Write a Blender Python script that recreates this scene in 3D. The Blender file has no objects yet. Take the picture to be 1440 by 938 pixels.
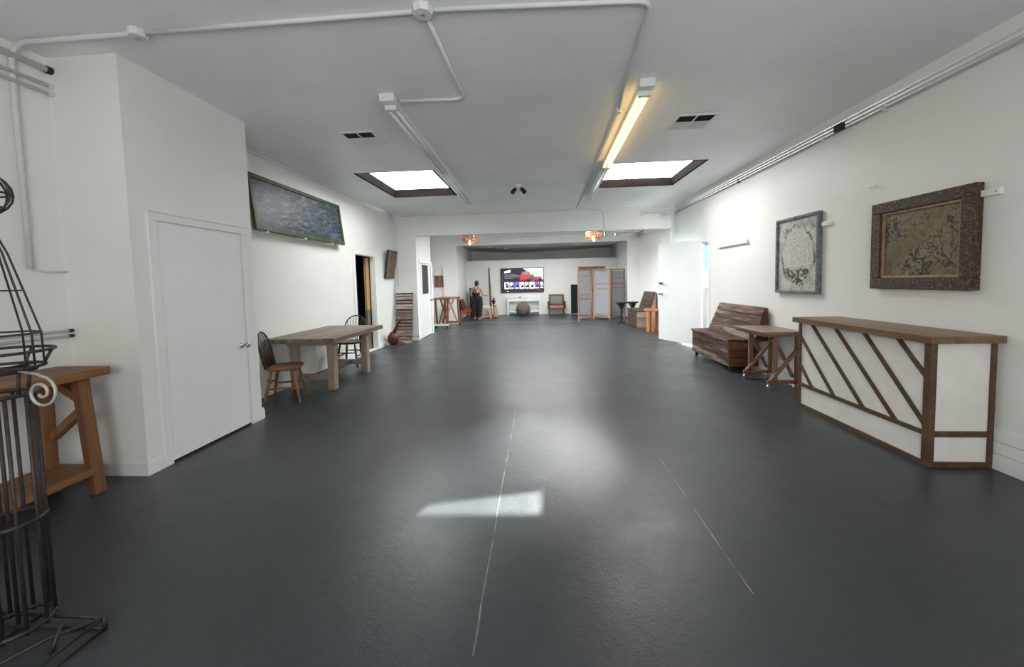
import bpy, bmesh, math, random
from mathutils import Vector, Matrix
random.seed(7)
C = bpy.context.scene.collection
SC = bpy.context.scene
PI = math.pi
V = Vector

# ------------------------------------------------------------------ materials
MATS = {}
def _new(name):
    m = bpy.data.materials.new(name); m.use_nodes = True
    nt = m.node_tree; b = nt.nodes['Principled BSDF']
    MATS[name] = m
    return m, nt, b
def _n(nt, t, **kw):
    n = nt.nodes.new(t)
    for k, v in kw.items():
        setattr(n, k, v)
    return n
def _math(nt, op, a, b=None):
    n = nt.nodes.new('ShaderNodeMath'); n.operation = op
    for i, x in enumerate((a, b)):
        if x is None: continue
        if isinstance(x, (int, float)): n.inputs[i].default_value = x
        else: nt.links.new(x, n.inputs[i])
    return n.outputs[0]
def _mix(nt, fac, a, b, mode='MIX'):
    n = nt.nodes.new('ShaderNodeMix'); n.data_type = 'RGBA'; n.blend_type = mode
    for s, x in ((n.inputs[0], fac), (n.inputs[6], a), (n.inputs[7], b)):
        if isinstance(x, (int, float)): s.default_value = x
        elif isinstance(x, tuple): s.default_value = (*x[:3], 1)
        else: nt.links.new(x, s)
    return n.outputs[2]
def _coords(nt, scale=(1, 1, 1), rot=(0, 0, 0)):
    tc = nt.nodes.new('ShaderNodeTexCoord'); mp = nt.nodes.new('ShaderNodeMapping')
    mp.inputs['Scale'].default_value = scale; mp.inputs['Rotation'].default_value = rot
    nt.links.new(tc.outputs['Object'], mp.inputs['Vector'])
    return mp.outputs[0]
def _noise(nt, vec, scale, detail=4, rough=.55):
    n = nt.nodes.new('ShaderNodeTexNoise'); n.inputs['Scale'].default_value = scale
    n.inputs['Detail'].default_value = detail; n.inputs['Roughness'].default_value = rough
    nt.links.new(vec, n.inputs['Vector'])
    return n.outputs['Fac']
def _ramp(nt, fac, stops):
    n = nt.nodes.new('ShaderNodeValToRGB')
    els = n.color_ramp.elements
    while len(els) < len(stops): els.new(.5)
    for e, (p, c) in zip(els, stops):
        e.position = p
        e.color = (*c, 1) if isinstance(c, tuple) else (c, c, c, 1)
    nt.links.new(fac, n.inputs[0])
    return n.outputs[0]
def _bump(nt, b, h, strength, dist=.01):
    n = nt.nodes.new('ShaderNodeBump'); n.inputs['Strength'].default_value = strength
    n.inputs['Distance'].default_value = dist
    nt.links.new(h, n.inputs['Height']); nt.links.new(n.outputs[0], b.inputs['Normal'])

def paint(name, col, rough=.5, var=.06, scale=3., bump=.0, bscale=60, metal=0., spec=.5):
    m, nt, b = _new(name)
    v = _coords(nt)
    f = _noise(nt, v, scale)
    d = tuple(max(0, c * (1 - var)) for c in col); l = tuple(min(1, c * (1 + var)) for c in col)
    nt.links.new(_ramp(nt, f, [(.3, d), (.7, l)]), b.inputs['Base Color'])
    b.inputs['Roughness'].default_value = rough; b.inputs['Metallic'].default_value = metal
    b.inputs['Specular IOR Level'].default_value = spec
    if bump: _bump(nt, b, _noise(nt, v, bscale), bump)
    return m
def wood(name, c1, c2, axis='y', scale=6., rough=.5, isl=.35, wear=None, wearamt=.5, bump=.15, spec=.4):
    m, nt, b = _new(name); b.inputs['Specular IOR Level'].default_value = spec
    s = {'x': (.08, 1, 1), 'y': (1, .08, 1), 'z': (1, 1, .08)}[axis]
    v = _coords(nt, s)
    g = nt.nodes.new('ShaderNodeNewGeometry')
    add = nt.nodes.new('ShaderNodeVectorMath'); add.operation = 'ADD'
    nt.links.new(v, add.inputs[0])
    sc = _math(nt, 'MULTIPLY', g.outputs['Random Per Island'], 17.)
    nt.links.new(sc, add.inputs[1])
    f = _noise(nt, add.outputs[0], scale * 4, 6, .65)
    f2 = _noise(nt, add.outputs[0], scale * 18, 3, .6)
    ff = _math(nt, 'ADD', _math(nt, 'MULTIPLY', f, .75), _math(nt, 'MULTIPLY', f2, .25))
    col = _ramp(nt, ff, [(.35, c1), (.65, c2)])
    k = _math(nt, 'ADD', _math(nt, 'MULTIPLY', g.outputs['Random Per Island'], isl), 1 - isl / 2)
    hs = nt.nodes.new('ShaderNodeHueSaturation'); nt.links.new(col, hs.inputs['Color']); nt.links.new(k, hs.inputs['Value'])
    col = hs.outputs[0]
    if wear:
        w = _noise(nt, add.outputs[0], scale * 3, 8, .75)
        w = _ramp(nt, w, [(1 - wearamt - .06, 0.), (1 - wearamt + .06, 1.)])
        col = _mix(nt, w, col, wear)
    nt.links.new(col, b.inputs['Base Color'])
    b.inputs['Roughness'].default_value = rough
    if bump: _bump(nt, b, ff, bump, .004)
    return m
def emit(name, col, strength):
    m, nt, b = _new(name)
    b.inputs['Base Color'].default_value = (*[min(1, c) for c in col], 1)
    b.inputs['Emission Color'].default_value = (*col, 1); b.inputs['Emission Strength'].default_value = strength
    b.inputs['Roughness'].default_value = .5
    return m
def flat(name, col, rough=.5, metal=0., alpha_tr=0.):
    m, nt, b = _new(name)
    b.inputs['Base Color'].default_value = (*col, 1); b.inputs['Roughness'].default_value = rough
    b.inputs['Metallic'].default_value = metal
    if alpha_tr: b.inputs['Transmission Weight'].default_value = alpha_tr
    return m

wall_m = paint('white_wall_paint', (.81, .815, .785), .45, .03, 1.2, .10, 45)
ceil_m = paint('ceiling_paint', (.84, .86, .86), .42, .05, 1.0, .2, 26)
trim_m = paint('white_trim_paint', (.82, .83, .82), .35, .02, 4)
door_m = paint('white_door_paint', (.83, .845, .84), .38, .02, 3)
dark_m = paint('unlit_storage_tone', (.03, .028, .026), .7, .2, 3)
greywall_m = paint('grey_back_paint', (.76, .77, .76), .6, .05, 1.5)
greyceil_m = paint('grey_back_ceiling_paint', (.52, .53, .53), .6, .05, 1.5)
steel_m = paint('brushed_steel', (.55, .55, .55), .3, .05, 20, metal=1.)
pipe_m = paint('painted_conduit', (.68, .70, .69), .75, .04, 8, spec=.15)
iron_m = paint('rusty_iron', (.035, .028, .027), .5, .3, 25, .2, 120, metal=.3)
scroll_m = paint('pale_iron', (.38, .36, .34), .5, .2, 25, metal=.2)
black_m = paint('black_satin', (.012, .012, .013), .45, .2, 10)
blackgloss_m = paint('black_gloss', (.008, .008, .010), .15, .1, 10)
rubber_m = paint('black_rubber', (.02, .02, .02), .7, .2, 10)
well_m = wood('dark_curb_wood', (.004, .003, .0025), (.012, .009, .0075), 'x', 3, .95, spec=.04)
tub_m = paint('fixture_enamel', (.74, .76, .76), .35, .03, 8)
deadtube_m = paint('unlit_tube_glass', (.78, .80, .80), .2, .02, 8)
pine_m = wood('orange_pine', (.11, .046, .017), (.25, .115, .045), 'y', 3, .5)
pinez_m = wood('orange_pine_upright', (.13, .052, .019), (.27, .125, .048), 'z', 3, .5)
greywood_m = wood('weathered_grey_oak', (.10, .075, .06), (.24, .19, .155), 'y', 3, .55)
greywoodx_m = wood('weathered_grey_oak_cross', (.20, .15, .12), (.40, .31, .25), 'x', 3, .6)
greywoodz_m = wood('weathered_grey_oak_upright', (.22, .165, .13), (.42, .33, .265), 'z', 3, .6)
chairwood_m = wood('worn_chair_wood', (.11, .048, .022), (.30, .155, .07), 'y', 4, .4)
chairdark_m = wood('dark_chair_wood', (.018, .010, .008), (.07, .035, .02), 'z', 4, .4)
reclaim_m = wood('reclaimed_plank', (.022, .010, .007), (.095, .045, .028), 'y', 3, .65, .7, (.27, .205, .165), .45, .5)
reclaimx_m = wood('reclaimed_plank_end', (.040, .013, .007), (.17, .06, .022), 'x', 3, .5, .6, (.30, .135, .05), .44, .5)
pewdark_m = wood('dark_pew_plank', (.035, .024, .017), (.10, .068, .05), 'y', 3, .6, .3)
pewpale_m = wood('pale_pew_plank', (.22, .15, .11), (.52, .40, .33), 'x', 3, .6, .3)
pallet_m = wood('pallet_slat', (.09, .06, .045), (.40, .31, .26), 'x', 2.4, .7, 1.3, (.60, .54, .49), .44, .3)
barwood_m = wood('brown_bar_wood', (.055, .028, .014), (.14, .078, .04), 'y', 3, .5, .25)
bartop_m = wood('bar_top_wood', (.12, .068, .032), (.26, .155, .08), 'y', 2.5, .4, .2)
barpanel_m = paint('white_bar_panel', (.78, .765, .73), .6, .05, 6, .1, 60)
trestle_m = wood('trestle_wood', (.11, .055, .034), (.26, .145, .095), 'z', 3, .55, .4)
trestletop_m = wood('trestle_top_wood', (.12, .075, .055), (.30, .22, .175), 'y', 3, .4, .3)
redwood_m = wood('reddish_wood', (.12, .035, .018), (.30, .11, .05), 'z', 3, .5, .6)
screenwood_m = wood('tan_screen_wood', (.30, .16, .10), (.52, .33, .235), 'z', 3, .55, .3)
palewood_m = wood('pale_stool_wood', (.45, .27, .15), (.70, .48, .32), 'z', 3, .5, .2)
sideboard_m = wood('amber_table_wood', (.27, .085, .025), (.58, .24, .09), 'z', 3, .35, .3)
stud_m = wood('bare_stud_wood', (.38, .20, .08), (.62, .38, .18), 'z', 3, .6)
gourd_m = wood('red_brown_gourd', (.030, .007, .004), (.115, .026, .012), 'z', 4, .3)
pole_m = wood('thorny_stem_wood', (.06, .032, .015), (.19, .105, .05), 'z', 6, .7)
fabricgrey_m = paint('grey_screen_fabric', (.33, .345, .375), .85, .05, 6)
redseat_m = paint('orange_red_upholstery', (.62, .085, .02), .6, .45, 14)
darkred_m = paint('dark_red_leather', (.10, .014, .012), .4, .3, 8)
pinkseat_m = paint('dusty_pink_upholstery', (.42, .20, .17), .7, .15, 10)
cushion_m = paint('grey_green_print', (.20, .215, .17), .85, .5, 22)
pouf_m = paint('woven_grey_brown', (.145, .125, .10), .9, .35, 40, .5, 60)
tan_m = paint('tan_paper', (.40, .27, .17), .7, .2, 12)
beige_m = paint('beige_ceramic', (.62, .54, .42), .4, .05, 10)
pinkwhite_m = paint('pinkish_white_plastic', (.74, .66, .68), .4, .05, 10)
skin_m = paint('skin', (.50, .27, .19), .5, .06, 12)
hair_m = paint('dark_hair', (.018, .011, .009), .4, .3, 40)
cloth_m = paint('black_cloth', (.008, .008, .009), .85, .2, 20)
lip_m = paint('lip', (.36, .10, .09), .5, .05, 10)
eye_m = paint('eye', (.10, .07, .05), .2, .05, 10)
olive_m = paint('olive_green_frame', (.040, .058, .010), .5, .35, 9)
red_m = paint('red_card', (.45, .03, .03), .5, .05, 8)
glassdark_m = flat('dark_door_glass', (.03, .03, .03), .45)
ductgap_m = flat('black_duct_and_gap_shade', (.006, .006, .006), .8)  # vent backs, and the painted shade of the closet door gap

def floor_material():
    m, nt, b = _new('grey_floor_paint')
    v = _coords(nt)
    big = _noise(nt, v, .7, 5, .6); fine = _noise(nt, v, 9, 6, .65); grit = _noise(nt, v, 70, 3, .6)
    col = _ramp(nt, big, [(.3, (.030, .0365, .0425)), (.7, (.041, .049, .056))])
    col = _mix(nt, _ramp(nt, fine, [(.35, 0.), (.75, .35)]), col, (.052, .058, .062))
    sep = nt.nodes.new('ShaderNodeSeparateXYZ'); nt.links.new(v, sep.inputs[0])
    wob = _math(nt, 'MULTIPLY', _math(nt, 'SUBTRACT', _noise(nt, v, 1.5, 3), .5), .03)
    for x0, a, bb, w in ((-.285, 1.4, 4.3, .0035), (.952, 1.75, 3.1, .0035)):
        d = _math(nt, 'ABSOLUTE', _math(nt, 'SUBTRACT', _math(nt, 'ADD', sep.outputs[0], wob), x0))
        on = _math(nt, 'LESS_THAN', d, w)
        rng = _math(nt, 'MULTIPLY', _math(nt, 'GREATER_THAN', sep.outputs[1], a), _math(nt, 'LESS_THAN', sep.outputs[1], bb))
        k = _math(nt, 'MULTIPLY', _math(nt, 'MULTIPLY', on, rng), _ramp(nt, _noise(nt, v, 3.5, 3), [(.40, .0), (.62, .75)]))
        col = _mix(nt, k, col, (.30, .31, .30))
    # small scuffs and paint flecks
    vo = nt.nodes.new('ShaderNodeTexVoronoi'); vo.inputs['Scale'].default_value = 3.2; nt.links.new(v, vo.inputs['Vector'])
    fl = _math(nt, 'LESS_THAN', vo.outputs['Distance'], .018)
    col = _mix(nt, _math(nt, 'MULTIPLY', fl, .35), col, (.4, .4, .38))
    nt.links.new(col, b.inputs['Base Color'])
    r = _ramp(nt, _noise(nt, v, 2.2, 6, .7), [(.3, .29), (.7, .42)])
    nt.links.new(r, b.inputs['Roughness'])
    b.inputs['Specular IOR Level'].default_value = .40
    h = _math(nt, 'ADD', _math(nt, 'MULTIPLY', grit, .5), _math(nt, 'MULTIPLY', fine, 1.2))
    _bump(nt, b, h, .34, .006)
    return m
floor_m = floor_material()

def art_material(name, kind):
    m, nt, b = _new(name)
    if kind == 'sea':        # blue-grey broken brushwork
        v = _coords(nt, (1, 1, 1))
        v2 = _coords(nt, (1, .45, 1.6), (.7, 0, 0)); a = _noise(nt, v2, 11, 8, .78); c = _noise(nt, v, 2.4, 4, .6)
        base = _ramp(nt, c, [(.35, (.030, .060, .068)), (.52, (.058, .068, .105)), (.68, (.034, .066, .055))])
        col = _mix(nt, _ramp(nt, a, [(.50, 0.), (.58, .9)]), base, (.17, .215, .25))
        col = _mix(nt, _ramp(nt, _noise(nt, v2, 15, 7, .75), [(.49, 0.), (.56, .95)]), col, (.008, .014, .02))
        b.inputs['Specular IOR Level'].default_value = .35; b.inputs['Roughness'].default_value = .36; _bump(nt, b, a, .4, .01)
    elif kind == 'oval':     # encrusted pale oval on blue-green white
        v = _coords(nt)
        sep = nt.nodes.new('ShaderNodeSeparateXYZ'); nt.links.new(v, sep.inputs[0])
        n1 = _noise(nt, v, 7, 7, .75)
        y = _math(nt, 'DIVIDE', sep.outputs[1], .325); z = _math(nt, 'DIVIDE', _math(nt, 'SUBTRACT', sep.outputs[2], .0), .405)
        rr = _math(nt, 'SQRT', _math(nt, 'ADD', _math(nt, 'MULTIPLY', y, y), _math(nt, 'MULTIPLY', z, z)))
        rr = _math(nt, 'ADD', rr, _math(nt, 'MULTIPLY', _math(nt, 'SUBTRACT', n1, .5), .75))
        bg = _ramp(nt, _noise(nt, v, 7, 6, .7), [(.35, (.16, .24, .27)), (.5, (.50, .51, .48)), (.65, (.62, .61, .56))])
        inn = _ramp(nt, _noise(nt, v, 45, 5, .7), [(.35, (.36, .33, .28)), (.55, (.66, .64, .59))])
        rim = _ramp(nt, _noise(nt, v, 30, 5, .7), [(.4, (.035, .025, .018)), (.6, (.30, .21, .11))])
        low = _ramp(nt, _math(nt, 'ADD', sep.outputs[2], _math(nt, 'MULTIPLY', n1, .12)), [(0., 1.), (.001, 0.)])
        lowk = _math(nt, 'LESS_THAN', _math(nt, 'ADD', sep.outputs[2], _math(nt, 'MULTIPLY', n1, .2)), -.07)
        inn = _mix(nt, _math(nt, 'MULTIPLY', lowk, _ramp(nt, _noise(nt, v, 26, 5, .7), [(.42, 0.), (.52, 1.)])), inn, (.05, .03, .02))
        col = _mix(nt, _ramp(nt, _noise(nt, v, 5, 4, .6), [(.42, 0.), (.55, .85)]), rim, (.50, .48, .43)); col = _mix(nt, _math(nt, 'LESS_THAN', rr, .88), col, inn)
        k = _ramp(nt, rr, [(.96, 0.), (1.06, 1.)])
        col = _mix(nt, k, col, bg)
        b.inputs['Roughness'].default_value = .6; _bump(nt, b, _noise(nt, v, 30, 6, .7), .8, .02)
    elif kind == 'olive':    # ochre-olive ground with dark stringy lines
        v = _coords(nt)
        col = _ramp(nt, _noise(nt, v, 3, 6, .65), [(.3, (.115, .09, .042)), (.5, (.20, .158, .085)), (.7, (.255, .225, .145))])
        for sc_, off, th, den in ((2.2, 3., .012, 2.6), (3.1, 11., .009, 2.0), (4.6, 23., .010, 3.0), (1.5, 41., .007, 2.2), (6.5, 57., .012, 3.4)):
            tc = _coords(nt, (1, 1, 1), (.3 * off, 0, 0))
            ad = nt.nodes.new('ShaderNodeVectorMath'); ad.operation = 'ADD'; nt.links.new(tc, ad.inputs[0]); ad.inputs[1].default_value = (off, off * .7, off * .3)
            d = _math(nt, 'ABSOLUTE', _math(nt, 'SUBTRACT', _noise(nt, ad.outputs[0], sc_, 5, .55), .5))
            t_ = _math(nt, 'MULTIPLY', _ramp(nt, _noise(nt, v, den, 2), [(.40, .15), (.62, 1.)]), th)
            col = _mix(nt, _math(nt, 'MULTIPLY', _math(nt, 'LESS_THAN', d, t_), .9), col, (.010, .010, .007))
        blot = _ramp(nt, _noise(nt, v, 7, 5, .7), [(.60, 0.), (.66, .9)])
        col = _mix(nt, blot, col, (.015, .014, .010))
        b.inputs['Roughness'].default_value = .5
    elif kind == 'carved':   # gilded carved moulding
        v = _coords(nt)
        n1 = _noise(nt, v, 48, 5, .65)
        col = _ramp(nt, n1, [(.4, (.020, .010, .005)), (.56, (.075, .040, .016)), (.68, (.30, .20, .095))])
        b.inputs['Roughness'].default_value = .45; _bump(nt, b, n1, 1., .012)
    elif kind == 'rust':
        v = _coords(nt)
        col = _ramp(nt, _noise(nt, v, 9, 6, .65), [(.35, (.05, .018, .008)), (.6, (.18, .075, .025))])
        b.inputs['Roughness'].default_value = .5
    elif kind == 'stripes':
        v = _coords(nt, (1, 1, .05))
        col = _ramp(nt, _noise(nt, v, 14, 3, .5), [(.35, (.07, .035, .022)), (.5, (.30, .17, .10)), (.65, (.14, .12, .11))])
        b.inputs['Roughness'].default_value = .6
    elif kind == 'greyframe':
        v = _coords(nt)
        col = _ramp(nt, _noise(nt, v, 18, 6, .7), [(.35, (.07, .08, .08)), (.65, (.22, .25, .25))])
        b.inputs['Roughness'].default_value = .6
    nt.links.new(col, b.inputs['Base Color'])
    return m
sea_m = art_material('blue_grey_brushwork', 'sea'); oval_m = art_material('encrusted_oval', 'oval')
oliveart_m = art_material('olive_abstract', 'olive'); carved_m = art_material('carved_gilt', 'carved')
rust_m = art_material('rust_panel', 'rust'); stripe_m = art_material('brown_stripes', 'stripes')
greyframe_m = art_material('grey_weathered_frame', 'greyframe')

# ------------------------------------------------------------------ builder
ORG = {}
class B:
    def __init__(s): s.bm = bmesh.new(); s.mi = 0
    def _f(s, vs):
        try:
            f = s.bm.faces.new(vs); f.material_index = s.mi; return f
        except ValueError: return None
    def hexa(s, p):      # 8 points: bottom loop 0-3, top loop 4-7
        v = [s.bm.verts.new(q) for q in p]
        for idx in ((3, 2, 1, 0), (4, 5, 6, 7), (0, 1, 5, 4), (1, 2, 6, 5), (2, 3, 7, 6), (3, 0, 4, 7)):
            s._f([v[i] for i in idx])
        return s
    def box(s, x0, x1, y0, y1, z0, z1):
        return s.hexa([(x0, y0, z0), (x1, y0, z0), (x1, y1, z0), (x0, y1, z0), (x0, y0, z1), (x1, y0, z1), (x1, y1, z1), (x0, y1, z1)])
    def bar(s, a, b, w, h, up=(0, 0, 1)):
        a, b, up = V(a), V(b), V(up)
        d = (b - a).normalized(); r = d.cross(up)
        if r.length < 1e-4: r = d.cross(V((1, 0, 0)))
        r.normalize(); u = r.cross(d)
        r = r * w / 2; u = u * h / 2
        return s.hexa([a - r - u, a + r - u, a + r + u, a - r + u, b - r - u, b + r - u, b + r + u, b - r + u])
    def prism(s, pts, d):   # polygon pts extruded by vector d
        a = [s.bm.verts.new(p) for p in pts]; b = [s.bm.verts.new(V(p) + V(d)) for p in pts]
        s._f(a[::-1]); s._f(b)
        n = len(pts)
        for i in range(n): s._f([a[i], a[(i + 1) % n], b[(i + 1) % n], b[i]])
        return s
    def quad(s, *p):
        s._f([s.bm.verts.new(q) for q in p]); return s
    def tube(s, path, r, n=8, closed=False, cap=True):
        path = [V(p) for p in path]; m = len(path)
        rr = r if isinstance(r, (list, tuple)) else [r] * m
        rings = []; prev = None
        for i, p in enumerate(path):
            if closed: d = path[(i + 1) % m] - path[i - 1]
            else: d = path[min(i + 1, m - 1)] - path[max(i - 1, 0)]
            d.normalize()
            if prev is None:
                u = d.cross(V((0, 0, 1)))
                if u.length < 1e-3: u = d.cross(V((1, 0, 0)))
            else:
                u = prev - d * prev.dot(d)
            u.normalize(); prev = u; w = d.cross(u)
            rings.append([s.bm.verts.new(p + (u * math.cos(2 * PI * k / n) + w * math.sin(2 * PI * k / n)) * rr[i]) for k in range(n)])
        for i in range(m if closed else m - 1):
            a, b = rings[i], rings[(i + 1) % m]
            for k in range(n): s._f([a[k], a[(k + 1) % n], b[(k + 1) % n], b[k]])
        if cap and not closed: s._f(rings[0][::-1]); s._f(rings[-1])
        return s
    def ring(s, c, R, r, n=28, m=6, sy=1.):
        return s.tube([(c[0] + R * math.cos(2 * PI * k / n), c[1] + R * sy * math.sin(2 * PI * k / n), c[2]) for k in range(n)], r, m, True)
    def lathe(s, prof, c=(0, 0, 0), n=24, axis='z', sx=1., sy=1.):
        rings = []
        for r, h in prof:
            row = []
            for k in range(n):
                a = 2 * PI * k / n; x, y = r * math.cos(a) * sx, r * math.sin(a) * sy
                q = {'z': (x, y, h), 'y': (x, h, y), 'x': (h, x, y)}[axis]
                row.append(s.bm.verts.new(V(q) + V(c)))
            rings.append(row)
        for i in range(len(rings) - 1):
            for k in range(n): s._f([rings[i][k], rings[i][(k + 1) % n], rings[i + 1][(k + 1) % n], rings[i + 1][k]])
        s._f(rings[0][::-1]); s._f(rings[-1])
        return s
    def ball(s, c, r, n=16, sx=1, sy=1, sz=1):
        m = n // 2
        prof = [(r * math.sin(PI * (i + .02) / (m + .04)), -r * sz * math.cos(PI * (i + .02) / (m + .04))) for i in range(m + 1)]
        return s.lathe(prof, c, n, 'z', sx, sy)
    def limb(s, pts):    # tapered capsule chain [(point, radius)]
        for (a, ra), (b, rb) in zip(pts, pts[1:]):
            s.tube([a, b], [ra, rb], 12)
        for p, r in pts: s.ball(p, r, 12)
        return s
    def build(s, name, mat, parent=None, bevel=0, smooth=False, remesh=0, org=None):
        bm = s.bm
        bmesh.ops.recalc_face_normals(bm, faces=bm.faces[:])
        if parent is not None: o0 = ORG.get(parent.name, V((0, 0, 0)))
        else:
            if org is None:
                if bm.verts:
                    lo = V([min(v.co[i] for v in bm.verts) for i in range(3)]); hi = V([max(v.co[i] for v in bm.verts) for i in range(3)])
                    o0 = V(((lo.x + hi.x) / 2, (lo.y + hi.y) / 2, lo.z))
            else: o0 = V(org)
        for v in bm.verts: v.co -= o0
        me = bpy.data.meshes.new(name); bm.to_mesh(me); bm.free()
        for m in (mat if isinstance(mat, (list, tuple)) else [mat]): me.materials.append(m)
        o = bpy.data.objects.new(name, me); C.objects.link(o)
        ORG[o.name] = o0
        if parent is not None: o.parent = parent
        else: o.location = o0
        if smooth:
            for p in me.polygons: p.use_smooth = True
        if remesh:
            r = o.modifiers.new('fuse', 'REMESH'); r.mode = 'VOXEL'; r.voxel_size = remesh; r.use_smooth_shade = True
            sm = o.modifiers.new('smooth', 'SMOOTH'); sm.factor = .5; sm.iterations = 3
        if bevel:
            bv = o.modifiers.new('bevel', 'BEVEL'); bv.width = bevel; bv.segments = 2; bv.limit_method = 'ANGLE'
        return o
def thing(name, label, cat, loc=(0, 0, 0), group=None):
    o = bpy.data.objects.new(name, None); C.objects.link(o); o.location = loc; o.empty_display_size = .1
    ORG[o.name] = V(loc); o['label'] = label; o['category'] = cat
    if group: o['group'] = group
    return o
def tag(o, label, cat, group=None):
    o['label'] = label; o['category'] = cat
    if group: o['group'] = group
    return o
def struct(o): o['kind'] = 'structure'; return o
def dup(root, loc, rz=0, label=None):
    r = root.copy(); C.objects.link(r); r.location = loc; r.rotation_euler = (0, 0, rz)
    if label: r['label'] = label
    for ch in list(root.children):
        c = ch.copy(); C.objects.link(c); c.parent = r
        for g in list(ch.children):
            d = g.copy(); C.objects.link(d); d.parent = c
    return r

# ------------------------------------------------------------------ dimensions
XL, XR, XB, ZC = -3.644, 3.32, -3.078, 3.2
YF, YO, Y1 = -1.3, 9.64, 9.80          # street wall, divider front and back
Y2, Y2B, YP, YE = 13.5, 13.65, 16.8, 18.3
ZH, ZM, ZB = 2.66, 3.02, 2.95
CBY0, CBY1 = 2.7325, 3.98
def grid_slab(b, x0, x1, y0, y1, z0, z1, holes):
    """slab with rectangular holes (a0,a1,b0,b1) in x,y"""
    xs = sorted({x0, x1, *[h[0] for h in holes], *[h[1] for h in holes]}); ys = sorted({y0, y1, *[h[2] for h in holes], *[h[3] for h in holes]})
    for i in range(len(xs) - 1):
        for j in range(len(ys) - 1):
            cx, cy = (xs[i] + xs[i + 1]) / 2, (ys[j] + ys[j + 1]) / 2
            if any(h[0] < cx < h[1] and h[2] < cy < h[3] for h in holes): continue
            b.box(xs[i], xs[i + 1], ys[j], ys[j + 1], z0, z1)

SKY_R = (1.10, 2.575, 6.03, 7.60); SKY_L = (-2.87, -1.58, 5.95, 7.72)
SKY_ADD_M = (-1.2, 1.4, 10.1, 11.7); SKY_ADD_B = (-1.6, 1.8, 13.85, 15.4)  # unseen pair, added to brighten the far bays

# floor
b = B(); b.box(-5.2, 3.9, YF - .1, YE + .1, -.1, 0); struct(b.build('floor', floor_m, org=(0, 0, 0)))
# ceilings
b = B(); grid_slab(b, XL - .1, XR + .1, YF - .1, Y1, ZC, ZC + .12, [SKY_R, SKY_L]); b.box(-4., XL - .1, Y1 - .14, Y1, ZC - .3, ZC + .1)
struct(b.build('ceiling', ceil_m, org=(0, 0, 0)))
b = B(); grid_slab(b, -4., 3.6, Y1, Y2B, ZM, ZM + .12, [SKY_ADD_M])
struct(b.build('ceiling_middle', ceil_m, org=(0, 0, 0)))
b = B(); grid_slab(b, -3.35, 3.6, Y2B, 15.6, ZB, ZB + .12, [SKY_ADD_B])
for xa, xb, za, zb in ((-3.35, -1.0, ZB, 2.80), (-1.0, 3.6, 2.80, ZB)):   # rear roof slopes to a shallow valley
    b.hexa([(xa, 15.6, ZB), (xb, 15.6, ZB), (xb, YE + .1, zb), (xa, YE + .1, za), (xa, 15.6, ZB + .14), (xb, 15.6, ZB + .14), (xb, YE + .1, ZB + .14), (xa, YE + .1, ZB + .14)])
struct(b.build('ceiling_back', greyceil_m, org=(0, 0, 0)))

# left wall with dark doorway
DY0, DY1, DZ = 7.46, 8.38, 2.07
b = B()
b.box(XL - .1, XL, YF - .1, DY0, 0, ZC); b.box(XL - .1, XL, DY1, Y1, 0, ZC); b.box(XL - .1, XL, DY0, DY1, DZ, ZC)
struct(b.build('wall_left', wall_m, org=(0, 0, 0)))
b = B()
b.box(XL, XB, CBY0, CBY1, 0, ZC)
struct(b.build('wall_closet', wall_m, org=(0, 0, 0)))
# right wall with street doorway
RY0, RY1, RZ = 7.76, 9.25, 2.14
b = B()
b.box(XR, XR + .12, YF - .1, RY0, 0, ZC); b.box(XR, XR + .12, RY1, Y1, 0, ZC); b.box(XR, XR + .12, RY0, RY1, RZ, ZC)
b.box(3.45, 3.57, Y1, Y2, 0, ZM); b.box(XR + .12, 3.57, Y1 - .16, Y1, 0, ZC)
struct(b.build('wall_right', wall_m, org=(0, 0, 0)))
# street wall behind the viewpoint, with an added window sized for its light
WX0, WX1, WZ0, WZ1 = -1.7, 1.9, .95, 2.45
b = B()
b.box(XL - .1, WX0, YF - .12, YF, 0, ZC); b.box(WX1, XR + .12, YF - .12, YF, 0, ZC)
b.box(WX0, WX1, YF - .12, YF, 0, WZ0); b.box(WX0, WX1, YF - .12, YF, WZ1, ZC)
struct(b.build('wall_front', wall_m, org=(0, 0, 0)))
b = B()
for x in (WX0, -.4, .75, WX1 - .06): b.box(x, x + .06, YF - .10, YF - .02, WZ0, WZ1)
b.box(WX0, WX1, YF - .10, YF - .02, WZ0, WZ0 + .06); b.box(WX0, WX1, YF - .10, YF - .02, WZ1 - .06, WZ1)
struct(b.build('added_window_front', trim_m, org=(0, 0, 0)))
# divider wall with the wide opening
XJ0, XJ1 = -3.088, 3.215
b = B()
b.box(-4., XJ0, YO, Y1, 0, ZC); b.box(XJ1, 3.57, YO, Y1, 0, ZC); b.box(XJ0, XJ1, YO, Y1, ZH, ZC)
struct(b.build('wall_divider', wall_m, org=(0, 0, 0)))
# middle bay: small closet with half-glazed door, second opening
b = B()
b.box(-3.9, -3.112, Y1, 11.03, 0, ZM); b.box(-4., -3.9, Y1, Y2, 0, ZM)
struct(b.build('wall_middle', wall_m, org=(0, 0, 0)))
b = B()
b.box(-4., -3.74, Y2, Y2B, 0, ZM); b.box(-3.74, -3.37, Y2, Y2B, 2.03, ZM); b.box(-3.37, -2.875, Y2, Y2B, 0, ZM)
b.box(3.09, 3.57, Y2, Y2B, 0, ZM); b.box(-2.875, 3.09, Y2, Y2B, 2.755, ZM); b.box(-3.74, -3.37, Y2 + .09, Y2B, 0, 2.03)
struct(b.build('wall_second', wall_m, org=(0, 0, 0)))
b = B(); b.box(-3.27, -3.15, Y2B, YE, 0, 3.0)
struct(b.build('wall_back_left', wall_m, org=(0, 0, 0)))
b = B()
b.box(3.36, 3.5, Y2B, YE, 0, 3.0)
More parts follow.
